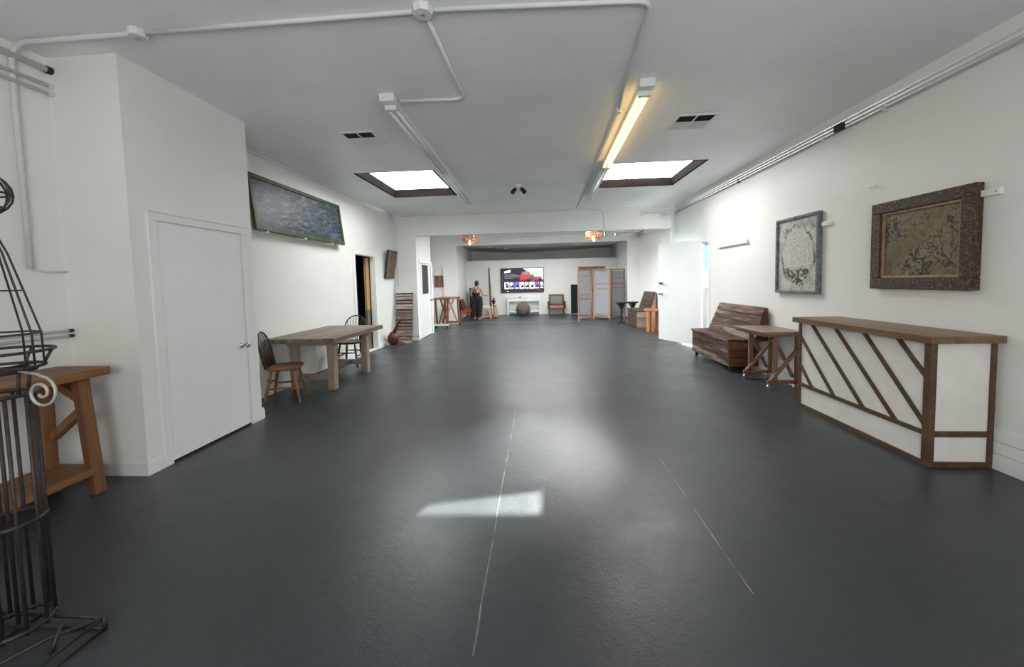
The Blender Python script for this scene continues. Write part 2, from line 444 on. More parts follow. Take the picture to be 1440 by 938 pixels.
for k in range(26): b.box(3.345, 3.36, 13.7 + k * .12, 13.76 + k * .12, 0, 2.9)
struct(b.build('wall_back_right', greywall_m, org=(0, 0, 0)))
b = B(); b.box(-3.15, 3.345, YP, YP + .1, 0, 2.39)
struct(b.build('wall_partition', wall_m, org=(0, 0, 0)))
b = B(); b.box(-3.35, 3.6, YE, YE + .1, 0, 3.05)
for x in (-.9, 2.4): b.box(x, x + .1, YE - .1, YE, 0, 2.95)
struct(b.build('wall_back', greywall_m, org=(0, 0, 0)))
# store behind the left doorway, its darkness put into the surface colour
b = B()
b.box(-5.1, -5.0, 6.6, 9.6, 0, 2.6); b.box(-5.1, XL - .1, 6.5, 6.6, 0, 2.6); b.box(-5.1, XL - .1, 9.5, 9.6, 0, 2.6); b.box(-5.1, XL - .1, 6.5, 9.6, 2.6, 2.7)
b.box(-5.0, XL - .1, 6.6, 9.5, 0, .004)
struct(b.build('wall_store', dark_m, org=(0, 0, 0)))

# skylights: timber curb + bright glazing
def sun_hole(dx, dy, dz): pass
def skylight(name, h, mat, hole=None, curb=.15):
    x0, x1, y0, y1 = h; t = .035
    b = B()
    zt = ZC + curb if h in (SKY_R, SKY_L) else (ZM if h is SKY_ADD_M else ZB) + curb
    z0 = (ZC if h in (SKY_R, SKY_L) else (ZM if h is SKY_ADD_M else ZB)) + .002
    b.box(x0, x0 + t, y0, y1, z0, zt); b.box(x1 - t, x1, y0, y1, z0, zt); b.box(x0, x1, y1 - t, y1, z0, zt); b.box(x0, x1, y0, y0 + t, z0, zt)
    fr = struct(b.build(name, well_m, org=((x0 + x1) / 2, (y0 + y1) / 2, z0)))
    p = B()
    o = [(x0, y0), (x1, y0), (x1, y1), (x0, y1)]
    if hole:
        for k in range(4):
            a, c = o[k], o[(k + 1) % 4]; d, e = hole[(k + 1) % 4], hole[k]
            p.prism([(*a, zt), (*c, zt), (*d, zt), (*e, zt)], (0, 0, .01))
    else: p.box(x0, x1, y0, y1, zt, zt + .01)
    p.build('skylight_pane', mat, fr)
    return fr, zt
SUN_D = V((2.02, 4.30, 3.35))            # from the bright patch up to the skylight
patch = [(-.80, 2.29), (-.01, 2.32), (0., 2.59), (-.73, 2.41)]
hole = [(p[0] + SUN_D.x, p[1] + SUN_D.y) for p in patch]  # made-up gap in the glazing, cut to the outline of the sun patch
SKYE = 10.8
pane_m = emit('skylit_acrylic', (.98, 1., .985), SKYE)
paneL_m = emit('skylit_acrylic_left', (.98, 1., .985), SKYE * .82)
paneM_m = emit('added_pane_glow_middle', (.98, 1., .985), SKYE * 1.9)
paneB_m = emit('added_pane_glow_back', (.98, 1., .985), SKYE * .38)
skylight('window_1', SKY_R, pane_m, hole); skylight('window_2', SKY_L, paneL_m)
skylight('added_skylight_middle', SKY_ADD_M, paneM_m); skylight('added_skylight_back', SKY_ADD_B, paneB_m)  # hidden glowing skylights added to light the middle and rear bays

# baseboards
def basebd(name, segs, h=.105):
    b = B()
    for x0, x1, y0, y1 in segs:
        b.box(x0, x1, y0, y1, 0, h)
        g = .006
        b.box(x0 + (g if x1 - x0 < .1 else 0), x1 - (g if x1 - x0 < .1 else 0), y0 + (g if y1 - y0 < .1 else 0), y1 - (g if y1 - y0 < .1 else 0), h, h + .02)
    struct(b.build(name, trim_m, org=(0, 0, 0)))
basebd('baseboard_left', [(XL, XL + .015, YF, CBY0), (XL, XL + .015, CBY1, DY0 - .1), (XL, XL + .015, DY1 + .12, YO)], .09)
basebd('baseboard_closet', [(XL, XB + .018, CBY0 - .018, CBY0), (XB, XB + .018, CBY0, 2.885), (XB, XB + .018, 3.885, CBY1 + .018)], .10)
b = B()
for k, (w, z0, z1) in enumerate(((.022, 0, .115), (.018, .12, .205), (.016, .21, .29))):
    b.box(XR - w, XR, YF, RY0 - .06, z0, z1)
struct(b.build('baseboard_right', trim_m, org=(0, 0, 0)))
basebd('baseboard_divider', [(XL, XJ0 + .012, YO - .012, YO)], .09)

# closet door on the left (door_1)
b = B()
b.box(XB, XB + .022, 2.855, 2.925, 0, 2.005); b.box(XB, XB + .022, 3.815, 3.885, 0, 2.005); b.box(XB, XB + .022, 2.855, 3.885, 2.005, 2.07)
b.box(XB, XB + .03, 2.845, 3.895, 2.07, 2.085)
struct(b.build('trim_1', trim_m, org=(0, 0, 0), bevel=.004))
b = B(); b.box(XB + .002, XB + .010, 2.932, 3.808, .022, 1.998)
d1 = struct(b.build('door_1', door_m, org=(XB, 3.37, 0), bevel=.002))
for z in (.22, .97, 1.72):
    b = B(); b.box(XB + .008, XB + .017, 2.918, 2.938, z - .05, z + .05); b.tube([(XB + .018, 2.928, z - .05), (XB + .018, 2.928, z + .05)], .006); b.build('hinge', trim_m, d1)
b = B(); b.lathe([(.03, 0), (.03, .006), (.012, .01), (.011, .04), (.024, .05), (.028, .062), (.022, .074), (.004, .078)], (XB + .01, 3.745, .86), 18, 'x'); b.build('door_handle', steel_m, d1, smooth=True)
b = B(); b.box(XB + .0005, XB + .004, 2.93, 3.81, .0, .021); struct(b.build('door_gap_shade', ductgap_m, org=(0, 0, 0)))  # flat black strip painting the shade of the gap below the door

# doorway casing to the dark store (door_2)
b = B()
b.box(XL, XL + .02, DY0 - .09, DY0, 0, DZ); b.box(XL, XL + .02, DY1, DY1 + .11, 0, DZ); b.box(XL, XL + .02, DY0 - .09, DY1 + .11, DZ, DZ + .09)
b.box(XL - .1, XL, DY1 - .012, DY1, 0, DZ); b.box(XL - .1, XL, DY0, DY0 + .012, 0, DZ); b.box(XL - .1, XL, DY0 + .012, DY1 - .012, DZ - .012, DZ)
b.box(XL - .1, XL + .005, DY0 + .012, DY1 - .012, 0, .03)
struct(b.build('trim_3', trim_m, org=(0, 0, 0), bevel=.003))

# half-glazed door of the middle closet (door_3)
b = B()
b.box(-3.112, -3.085, 9.82, 9.88, 0, 2.0); b.box(-3.112, -3.06, 10.86, 10.98, 0, 2.0); b.box(-3.112, -3.075, 9.82, 10.98, 2.0, 2.06)
struct(b.build('trim_4', trim_m, org=(0, 0, 0), bevel=.003))
b = B(); b.box(-3.11, -3.092, 9.89, 10.85, .02, 1.995)
d3 = struct(b.build('door_3', paint('pale_grey_door', (.66, .68, .69), .4, .02, 3), org=(-3.1, 10.4, 0)))
b = B(); b.box(-3.0915, -3.086, 10.10, 10.63, 1.17, 1.95); b.build('door_glass', glassdark_m, d3)
b = B(); b.lathe([(.025, 0), (.012, .01), (.012, .04), (.026, .05), (.02, .07), (.003, .075)], (-3.092, 10.79, .98), 12, 'x'); b.build('door_handle', black_m, d3)

# street doorway on the right: frame and open leaf (door_4)
b = B()
b.box(XR - .018, XR, RY0 - .06, RY0, 0, RZ); b.box(XR - .018, XR, RY1, RY1 + .06, 0, RZ); b.box(XR - .018, XR, RY0 - .06, RY1 + .06, RZ, RZ + .06)
b.box(XR, XR + .12, RY0, RY0 + .02, 0, RZ); b.box(XR, XR + .12, RY1 - .02, RY1, 0, RZ); b.box(XR, XR + .12, RY0 + .02, RY1 - .02, RZ - .02, RZ)
struct(b.build('trim_5', trim_m, org=(0, 0, 0), bevel=.003))
hg, fe = V((3.305, 8.06, 0)), V((2.792, 9.19, 0))
dd = (fe - hg).normalized(); nn = V((dd.y, -dd.x, 0))
b = B()
t = .042
b.hexa([hg + V((0, 0, .03)), fe + V((0, 0, .03)), fe + nn * t + V((0, 0, .03)), hg + nn * t + V((0, 0, .03)), hg + V((0, 0, 2.12)), fe + V((0, 0, 2.24)) * 1, fe + nn * t + V((0, 0, 2.24)), hg + nn * t + V((0, 0, 2.12))])
# keep the leaf rectangular
for v in b.bm.verts:
    if v.co.z > 1: v.co.z = 2.225
d4 = struct(b.build('door_4', door_m, org=tuple(hg), bevel=.004))
for z, rr in ((1.345, .046), (1.10, .044)):
    c = fe - dd * .10 - nn * .0
    b = B(); b.tube([c, c - nn * .012], rr, 16); b.tube([c - nn * .012, c - nn * .05], [.02, .02], 12); b.ball(c - nn * .055, .034, 12)
    for v in b.bm.verts: v.co.z += z
    b.build('door_handle' if z < 1.2 else 'deadbolt', steel_m, d4, smooth=True)
b = B()
for z in (.0, 1.20, 1.55, 2.08): b.box(XR + .03, XR + .075, RY0 + .02, 8.06, z, z + .04)
b.box(XR - .012, XR + .075, 8.0, 8.055, 0, 2.12); b.box(XR + .045, XR + .06, RY0 + .02, 8.02, .04, 1.2)  # post widened and low panel added to block a stray sun streak
sl = struct(b.build('window_6', trim_m, org=(XR + .05, 7.9, 0)))
blue_m = flat('pale_blue_glass', (.16, .52, .78), .1, 0., .95); clear_m = flat('clear_glass', (.95, 1., 1.), .05, 0., 1.)
b = B(); b.box(XR + .05, XR + .055, RY0 + .02, 8.02, 1.59, 2.08); b.build('pane', blue_m, sl)
b = B(); b.box(XR + .05, XR + .055, RY0 + .02, 8.02, 1.24, 1.55); b.build('pane', clear_m, sl)
# pavement and neighbouring wall outside the doorway
pav_m = paint('pale_pavement', (.62, .62, .60), .8, .08, 3)
b = B(); b.box(3.9, 9, 4, 14, -.12, -.03); b.box(XR + .12, 3.9, 4, 14, -.12, 0); struct(b.build('ground_outside', pav_m, org=(0, 0, 0)))
b = B(); b.box(7.5, 7.7, 4, 14, -.1, 1.15); b.box(7.5, 7.7, 4, 14, 1.25, 2.9); struct(b.build('wall_outside', paint('pale_blue_render', (.40, .68, .82), .7, .06, 2), org=(0, 0, 0)))
# white plinth strip and posts along the second opening
b = B(); b.box(3.05, 3.09, Y2 - .01, Y2 + .0, 0, 2.755); struct(b.build('trim_6', trim_m, org=(0, 0, 0)))
b = B(); b.box(-3.15, 3.34, Y2B - .02, Y2B + .02, 0, .004); struct(b.build('trim_7', paint('worn_threshold', (.20, .20, .20), .5, .1, 9), org=(0, 0, 0)))

# ------------------------------------------------------------------ light fittings on the ceiling
def fluoro(name, x0, y0, y1, label, lit_to=None):
    """white strip channel with end box and twin tubes, slightly skewed like the photo"""
    t = thing(name, label, 'ceiling light', (x0[0], y0, ZC))
    X = lambda y: x0[0] + (x0[1] - x0[0]) * (y - y0) / (y1 - y0)
    ym = (y0 + y1) / 2
    for k, (a, c) in enumerate(((y0, ym), (ym + .01, y1))):
        b = B()
        b.bar((X(a), a, ZC - .0285), (X(c), c, ZC - .0285), .085, .055)
        b.bar((X(a), a, ZC - .062), (X(c), c, ZC - .062), .035, .014)
        b.build('channel', tub_m, t, bevel=.004)
        for yy in (a + .02, c - .02):
            b = B(); b.box(X(yy) - .055, X(yy) + .055, yy - .018, yy + .018, ZC - .115, ZC - .056); b.build('lamp_holder', tub_m, t, bevel=.004)
        for s in (-1, 1):
            lit = lit_to is not None and k == 0
            b = B(); ya, yc = a + .055, c - .055
            b.tube([(X(ya) + s * .033, ya, ZC - .092), (X(yc) + s * .033, yc, ZC - .092)], .0165, 12)
            tb = b.build('tube', lit_m if lit else deadtube_m, t, smooth=True)
            for yy, e in ((a + .038, a + .062), (c - .062, c - .038)):
                b = B(); b.tube([(X(yy) + s * .033, yy, ZC - .092), (X(e) + s * .033, e, ZC - .092)], .0175, 12); b.build('tube_cap', iron_m if lit else steel_m, tb)
    b = B(); b.box(X(y0) - .07, X(y0) + .07, y0 - .09, y0, ZC - .075, ZC - .001); b.build('end_box', tub_m, t, bevel=.008)
    return t
lit_m = emit('lit_warm_tube', (1., .66, .22), 3.0)
fluoro('fluorescent_light', (.985, 1.085), 3.62, 8.2, 'white double strip light with two glowing yellow tubes at its near half', 1)
fluoro('fluorescent_light', (-1.355, -1.43), 3.62, 8.2, 'long unlit white strip light running past the left skylight')

def vent(x0, x1, y0, y1, label):
    t = thing('ceiling_vent', label, 'vent', ((x0 + x1) / 2, (y0 + y1) / 2, ZC - .012))
    b = B()
    for a in ((x0 - .03, x1 + .03, y0 - .03, y0), (x0 - .03, x1 + .03, y1, y1 + .03), (x0 - .03, x0, y0, y1), (x1, x1 + .03, y0, y1), ((x0 + x1) / 2 - .008, (x0 + x1) / 2 + .008, y0, y1)):
        b.box(*a, ZC - .012, ZC - .0005)
    b.build('frame', tub_m, t)
    b = B(); b.box(x0, x1, y0, y1, ZC - .003, ZC - .0006); b.build('duct', ductgap_m, t)
    n = 9
    for k in range(n):
        y = y0 + (k + .5) * (y1 - y0) / n
        b = B(); b.bar((x0, y, ZC - .007), (x1, y, ZC - .007), .016, .002, (0, .6, .8)); b.build('slat', black_m if k < 4 else tub_m, t)
    return t
vent(1.56, 1.94, 4.38, 4.74, 'square dark slatted ceiling vent right of the glowing tubes')
vent(-2.22, -1.88, 4.38, 4.72, 'slatted ceiling vent left of the long unlit strip light')

def tubepath(pts, r=.0, steps=5):
    """round the corners of a polyline"""
    out = [V(pts[0])]
    for a, p, c in zip(pts, pts[1:], pts[2:]):
        a, p, c = V(a), V(p), V(c)
        d1 = (a - p); d2 = (c - p); k = min(r, d1.length * .45, d2.length * .45)
        s, e = p + d1.normalized() * k, p + d2.normalized() * k
        for i in range(steps + 1):
            t = i / steps; out.append(s * (1 - t) ** 2 + p * 2 * t * (1 - t) + e * t * t)
    out.append(V(pts[-1]))
    return out
def conduit(pts, label, r=.013, bend=.12, clips=(), mat=None, ceiling=True, cat='conduit', name='conduit'):
    b = B(); b.tube(tubepath(pts, bend), r, 8)
    o = tag(b.build(name, mat or pipe_m, smooth=True), label, cat)
    for c in clips:
        k = B(); k.box(c[0] - .02, c[0] + .02, c[1] - .012, c[1] + .012, c[2] - .018, c[2] + .018); k.build('clip', mat or pipe_m, o)
    return o
zc = ZC - .019
def jbox(x, y, r, label, z=ZC):
    t = B(); t.lathe([(r, 0), (r, -.035), (r * .92, -.045), (.002, -.046)], (x, y, z - .0005), 8); o = tag(t.build('junction_box', pipe_m), label, 'junction box')
    k = B(); k.lathe([(.012, 0), (.012, -.006), (.002, -.008)], (x, y, z - .0465), 10); k.build('screw', steel_m, o)
jbox(-2.67, 2.52, .055, 'small round white junction box on ceiling above the left closet')
jbox(-.70, 2.50, .065, 'round white junction box at top centre where ceiling conduits branch')
jbox(.86, 4.12, .035, 'small conduit coupling box beside the glowing tubes')
conduit([(XL + .02, 2.52, 1.62), (XL + .02, 2.52, zc), (-2.73, 2.52, zc)], 'white conduit rising up the left wall and bending onto ceiling', .017, .14)
conduit([(-2.61, 2.52, zc), (-.77, 2.505, zc)], 'straight white ceiling conduit between the two round junction boxes', .015)
conduit([(-.63, 2.50, zc), (.74, 2.56, zc), (.80, 3.6, zc), (.86, 4.08, zc)], 'ceiling conduit from the top centre box to the glowing light', .015, .1)
conduit([(-.69, 2.56, zc), (-.66, 3.70, zc), (-1.28, 3.66, zc)], 'bent ceiling conduit feeding the long unlit strip light', .015, .12)
conduit([(.86, 4.16, zc), (.90, 6.2, zc), (.94, 7.05, zc), (.94, 9.33, zc)], 'long thin conduit running beside the glowing strip light', .012, .1)
conduit([(.90, 4.12, zc), (.94, 4.12, zc)], 'short stub of conduit joining the coupling box to the glowing light', .012)
conduit([(-.28, 7.09, zc), (.92, 7.07, zc)], 'thin cross conduit feeding the twin black spotlights', .011)
conduit([(XL + .03, 4.2, 3.165), (XL + .03, 9.5, 3.165)], 'thin conduit along top of left wall above the long painting', .012)
conduit([(XL + .04, 9.42, 3.14), (-3.58, 9.61, 2.86), (-3.58, 9.615, 1.4)], 'thin conduit down the far left corner beside the small brown picture', .011, .05)
conduit([(-3.4, 9.62, 3.16), (1.5, 9.62, 3.16), (1.61, 9.62, 3.12), (1.63, 9.62, 2.68)], 'thin conduit along top of the white header dropping near its right', .011, .06)
# left wall pipes ending at the closet
for k, (z, r) in enumerate(((3.10, .022), (2.985, .014), (2.925, .014))):
    lb = ('thick white pipe topmost of three beside left closet', 'middle thin white pipe of three above the left workbench', 'lowest thin white pipe of three above the left workbench')[k]
    b = B(); b.tube([(XL + .035, -1.2, z), (XL + .035, CBY0 - .03, z)], r, 10); o = tag(b.build('pipe', pipe_m, smooth=True), lb, 'pipe')
    b = B(); b.tube([(XL + .035, CBY0 - .032, z), (XL + .035, CBY0 - .002, z)], r * 1.25, 10); b.build('pipe_collar', iron_m if k == 0 else pipe_m, o)
for k, z in enumerate((1.15, 1.11)):
    b = B(); b.tube([(XL + .03, .6, z), (XL + .03, CBY0 - .03, z)], .010, 8); o = tag(b.build('pipe', pipe_m, smooth=True), ('upper thin pipe of the pair just above workbench', 'lower thin pipe of the pair just above workbench')[k], 'pipe')
    b = B(); b.tube([(XL + .03, CBY0 - .032, z), (XL + .03, CBY0 - .004, z)], .013, 8); b.build('pipe_collar', iron_m, o)
conduit([(XL + .02, 2.53, 1.615), (XL + .02, 2.60, 1.60), (XL + .02, 2.73, 1.605)], 'short hooked cable stub at foot of the left wall conduit', .008, .03)
# right wall pipes
for k, (z, r) in enumerate(((3.085, .009), (3.045, .011), (3.003, .015))):
    lb = ('topmost of three thin pipes along top of right wall', 'middle of three pipes along top of right wall', 'lowest and thickest grey pipe along top of right wall')[k]
    b = B(); b.tube([(XR - .02, -1.2, z), (XR - .02, 9.5, z)], r, 8); o = tag(b.build('pipe', paint('grey_pipe', (.44, .45, .44), .85, .05, 8, spec=.1) if k == 2 else pipe_m, smooth=True), lb, 'pipe')
    if k == 2:
        for y in (3.96, 4.76, 6.63):
            c = B(); c.box(XR - .04, XR - .001, y - .012, y + .012, z - .028, z + .028); c.build('clip', iron_m if y > 6 else pipe_m, o)
b = B(); b.box(XR - .075, XR - .037, 4.42, 4.53, 2.985, 3.06); b.box(XR - .082, XR - .075, 4.435, 4.515, 2.995, 3.05)
tag(b.build('conduit_box', iron_m, bevel=.004), 'dark conduit box on the pipes high on right wall', 'junction box')
conduit([(XR - .06, 9.45, 3.06), (3.15, 9.55, 3.05), (2.90, 9.56, 3.02), (2.62, 9.60, 3.03)], 'flexible cable bundle looping from right corner onto white header', .018, .12)
b = B(); b.ring((2.55, 9.61, 3.045), .05, .012, 16, 6)
for v in b.bm.verts: v.co = V((v.co.x, 9.61 + (v.co.z - 3.045), 3.03 + (v.co.y - 9.61)))
tag(b.build('conduit_ring', pipe_m, smooth=True), 'small round conduit fitting on the header near right corner', 'conduit fitting')
for x, lb, r in ((3.255, 'thick white pipe running down the right corner behind the open door', .022), (3.298, 'thinner white pipe beside the thick one in the right corner', .013)):
    conduit([(x - .25 if r > .02 else x, 9.61, 2.97 if r > .02 else 3.10), (x, 9.61, 2.97 if r > .02 else 3.0), (x, 9.61, .05)], lb, r, .12, cat='pipe', name='pipe')
# middle bay pipes in its right corner
for k, x in enumerate((3.40, 3.43)):
    b = B(); b.tube([(x, Y1 + .02, 2.93 - k * .05), (x, Y2 - .02, 2.93 - k * .05)], .014, 8); tag(b.build('pipe', pipe_m, smooth=True), ('upper pipe along the right wall past the wide opening', 'lower pipe along the right wall past the wide opening')[k], 'pipe')

# twin black spotlights on the ceiling
def spot(b, a, d, r, l):
    a, d = V(a), V(d).normalized()
    b.tube([a, a + d * l * .2, a + d * l], [r * .55, r * .8, r], 14)
t = thing('spotlight', 'twin black spotlights on a white ceiling base, centre of room', 'spotlight', (-.33, 7.09, ZC))
b = B(); b.lathe([(.06, 0), (.06, -.03), (.03, -.04), (.002, -.041)], (-.33, 7.09, ZC - .0005), 16); b.build('base', tub_m, t)
for s in (-1, 1):
    b = B(); b.tube([(-.33, 7.09, ZC - .04), (-.33 + s * .06, 7.08, ZC - .07)], .009, 8); b.build('arm', tub_m, t)
    b = B(); spot(b, (-.33 + s * .05, 7.08, ZC - .06), (s * .7, -.5, -1), .042, .12); b.build('lamp_head', black_m, t, smooth=False)
t = thing('floodlight', 'pair of small white floodlights under the header near right chandelier', 'spotlight', (1.80, 9.72, ZH))
b = B(); b.box(1.62, 1.98, 9.70, 9.76, ZH - .03, ZH - .0005); b.build('base', tub_m, t)
for x in (1.67, 1.92):
    b = B(); spot(b, (x, 9.73, ZH - .03), (.1, -.25, -1), .04, .11); b.build('lamp_head', steel_m, t)

# chandeliers: tiers of amber beads round a glowing bulb
amber_m = flat('amber_glass', (.88, .42, .22), .2); amber_m.node_tree.nodes['Principled BSDF'].inputs['Transmission Weight'].default_value = .8
bulb_m = emit('glowing_filament_bulb', (1., .72, .30), 6.)
def chandelier(x, y, label):
    t = thing('chandelier', label, 'chandelier', (x, y, ZM), 'amber chandeliers past the wide opening')
    b = B(); b.lathe([(.06, 0), (.05, -.025), (.01, -.03)], (x, y, ZM - .0005), 16); b.build('canopy', steel_m, t)
    b = B(); b.tube([(x, y, ZM - .02), (x, y, 2.80)], .008, 8); b.build('stem', steel_m, t)
    for k, (R, z, n) in enumerate(((.235, 2.80, 22), (.225, 2.73, 21), (.155, 2.655, 15))):
        b = B(); b.ring((x, y, z + .034), R, .004, 28, 5); b.bar((x - R, y, z + .034), (x + R, y, z + .034), .006, .006); b.build('ring', steel_m, t)
        b = B()
        for j in range(n):
            a = 2 * PI * (j + .5 * (k % 2)) / n; px, py = x + R * math.cos(a), y + R * math.sin(a)
            c, s = math.cos(a), math.sin(a); w = .026
            b.prism([(px - s * -w, py - c * w, z + .03), (px + s * -w, py + c * w, z + .03), (px + s * -w * .8, py + c * w * .8, z - .028), (px, py, z - .04), (px - s * -w * .8, py - c * w * .8, z - .028)], (c * .006, s * .006, 0))
        b.build('bead_tier', amber_m, t)
    b = B(); b.lathe([(.012, .05), (.018, .03), (.034, -.02), (.036, -.06), (.026, -.095), (.003, -.112)], (x, y, 2.68), 14); b.build('bulb', bulb_m, t, smooth=True)
    b = B(); b.tube([(x, y, 2.80), (x, y, 2.725)], .018, 10); b.build('lamp_holder', steel_m, t)
chandelier(-2.03, 11.5, 'amber tiered chandelier on the left, above the tall narrow table')
chandelier(1.635, 11.5, 'amber tiered chandelier on the right, beside the small floodlights')
# middle bay and rear ceiling lights
t = thing('strip_light', 'short white strip light mounted crosswise on the middle ceiling', 'ceiling light', (-.24, 12.95, ZM))
b = B(); b.box(-.70, .22, 12.9, 13.0, ZM - .06, ZM - .001); b.build('channel', tub_m, t, bevel=.005)
b = B(); b.tube([(-.66, 12.95, ZM - .08), (.18, 12.95, ZM - .08)], .016, 10); b.build('tube', deadtube_m, t)
for k, (x, y, lb) in enumerate(((-2.06, 16.1, 'leftmost small round ceiling light in the rear room'), (-1.35, 16.55, 'middle small round ceiling light in the rear room'), (1.6, 16.0, 'rightmost small round ceiling light in the rear room'))):
    z = ZB - max(0, (y - 15.6)) / 2.8 * (.15 * (1 - (abs(x + 1) / 2.35 if x < -1 else abs(x + 1) / 4.6)))
    b = B(); b.lathe([(.11, 0), (.11, -.02), (.09, -.035), (.002, -.036)], (x, y, z - .004), 18); o = tag(b.build('round_light', tub_m), lb, 'ceiling light')
    k2 = B(); k2.lathe([(.08, 0), (.06, -.012), (.002, -.015)], (x, y, z - .0405), 18); k2.build('lens', deadtube_m, o)

# ------------------------------------------------------------------ left side
# workbench
t = thing('workbench', 'orange pine trestle workbench against left wall beside the closet', 'workbench', (-3.38, 1.75, 0))
b = B()
for k in range(4): b.box(-3.6 + k * .1085, -3.494 + k * .1085, .95, 2.60, .838, .896)
b.build('top', pine_m, t, bevel=.004)
for y in (1.05, 2.48):
    b = B(); b.bar((-3.265, y, .838), (-3.195, y, 0), .055, .075, (0, 1, 0)); b.build('leg', pinez_m, t, bevel=.003)
    b = B(); b.bar((-3.53, y - .02, .838), (-3.54, y - .02, 0), .065, .075, (0, 1, 0)); b.build('leg', pinez_m, t, bevel=.003)
    b = B(); b.bar((-3.515, y, .40), (-3.245, y, .62), .05, .06, (0, 1, 0)); b.build('brace', pinez_m, t, bevel=.003)
    b = B(); b.bar((-3.45, y, .81), (-3.25, y, .68), .05, .06, (0, 1, 0)); b.build('brace', pinez_m, t, bevel=.003)
b = B()
for k in range(3): b.box(-3.59 + k * .122, -3.472 + k * .122, .99, 2.52, .155, .19)
b.build('shelf', pine_m, t, bevel=.003)
b = B(); b.box(-3.222, -3.165, .99, 2.45, .15, .195); b.build('rail', pine_m, t, bevel=.003)

# wrought-iron wire tower
cx, cy = -2.175, 1.37
t = thing('wire_plant_tower', 'dark iron wire tower with cone cage and ball, left foreground', 'garden ornament', (cx, cy, 0))
b = B()
x0, x1, y0, y1 = -2.37, -1.88, .98, 1.44
for z in (.008, .056):
    b.tube([(x0, y0, z), (x1, y0, z), (x1, y1, z), (x0, y1, z)], .008, 6, True)
for x, y in ((x0, y0), (x1, y0), (x1, y1), (x0, y1)): b.tube([(x, y, 0), (x, y, .064)], .009, 6)
b.tube([(x0, cy, .056), (cx - .1, cy, .075), (cx + .1, cy, .075), (x1 - .11, cy, .072), (x1 - .09, cy - .03, .05), (x1 - .09, cy - .05, .008)], .008, 6)
b.tube([(x1, y1, .056), (x1 - .12, y1 - .1, .056), (cx, y0, .056)], .007, 6); b.tube([(x1 - .1, cy + .03, .03), (x1, y1, .05)], .007, 6)
b.tube([(cx, y0, .056), (cx, y1, .056)], .008, 6)
b.build('base_frame', iron_m, t, smooth=True)
b = B()
R = .099
for z in (.085, .52, 1.04):
    b = B(); b.ring((cx, cy, z), R, .009, 24, 6); b.build('column_ring', iron_m, t, smooth=True)
for k in range(10):
    a = 2 * PI * k / 10 + .25
    b = B(); b.tube([(cx + R * math.cos(a), cy + R * math.sin(a), .07), (cx + R * math.cos(a), cy + R * math.sin(a), 1.045)], .0068, 6); b.build('column_bar', iron_m, t, smooth=True)
b = B(); b.tube([(cx, cy, .07), (cx, cy, 1.15)], .007, 6); b.ring((cx, cy, 1.15), .135, .0065, 28, 6); b.ring((cx, cy, 1.215), .164, .0065, 28, 6); b.ring((cx, cy, 1.135), .11, .006, 24, 6)
for k in range(10):
    a = 2 * PI * k / 10
    b.tube([(cx + .135 * math.cos(a), cy + .135 * math.sin(a), 1.15), (cx + .164 * math.cos(a), cy + .164 * math.sin(a), 1.215)], .004, 6)
for k in range(4):
    a = 2 * PI * k / 4
    b.tube([(cx, cy, 1.14), (cx + .135 * math.cos(a), cy + .135 * math.sin(a), 1.15)], .006, 6)
    b.tube([(cx + R * math.cos(a), cy + R * math.sin(a), 1.04), (cx + .11 * math.cos(a), cy + .11 * math.sin(a), 1.135)], .006, 6)
b.build('basket', iron_m, t, smooth=True)
b = B()
for k in range(8):
    a = 2 * PI * (k + .4) / 8; c, s = math.cos(a), math.sin(a)
    b.tube([(cx + .132 * c, cy + .132 * s, 1.15), (cx + .13 * c, cy + .13 * s, 1.285), (cx + .100 * c, cy + .100 * s, 1.43), (cx + .062 * c, cy + .062 * s, 1.61), (cx + .014 * c, cy + .014 * s, 1.765)], .0036, 6)
b.ring((cx, cy, 1.285), .131, .0045, 24, 6); b.ring((cx, cy, 1.46), .094, .003, 20, 6)
b.build('cone_cage', iron_m, t, smooth=True)
b = B(); rb = .090; zb = 1.845
for k in range(6):
    a = PI * k / 6; c, s = math.cos(a), math.sin(a)
    b.tube([(cx + rb * math.sin(q) * c, cy + rb * math.sin(q) * s, zb + rb * math.cos(q)) for q in [2 * PI * i / 20 for i in range(20)]], .0042, 6, True)
b.ring((cx, cy, zb), rb, .0042, 20, 6); b.ring((cx, cy, zb - .055), rb * .78, .0035, 20, 6)
for a in (.1, 2.2, 4.2):
    b.tube([(cx, cy, 1.745), (cx + .05 * math.cos(a), cy + .05 * math.sin(a), 1.755), (cx + .085 * math.cos(a), cy + .085 * math.sin(a), 1.768)], .003, 5)
b.tube([(cx, cy, 1.70), (cx, cy, 1.92)], .005, 6)
b.build('ball_cage', iron_m, t, smooth=True)
for s in (1, -1):
    b = B(); pts = [(cx + s * .105, cy, 1.14), (cx + s * .20, cy - .005, 1.128)]
    for i in range(26):
        a = PI * .5 - i * .42; r = .068 * (1 - i / 30)
        pts.append((cx + s * (.215 + r * math.cos(a) * 1.05), cy - .01, 1.056 + r * math.sin(a)))
    b.tube(pts, .0058, 6); b.build('scroll', scroll_m, t, smooth=True)
# red edged card
t = thing('carton', 'small red and white carton lying at the wire tower base', 'box', (-1.97, 1.16, 0))
b = B(); b.box(-2.045, -1.90, 1.05, 1.262, .0, .008); b.build('box_body', red_m, t)
b = B(); b.box(-2.035, -1.91, 1.06, 1.252, .008, .0095); b.build('box_lid', trim_m, t)

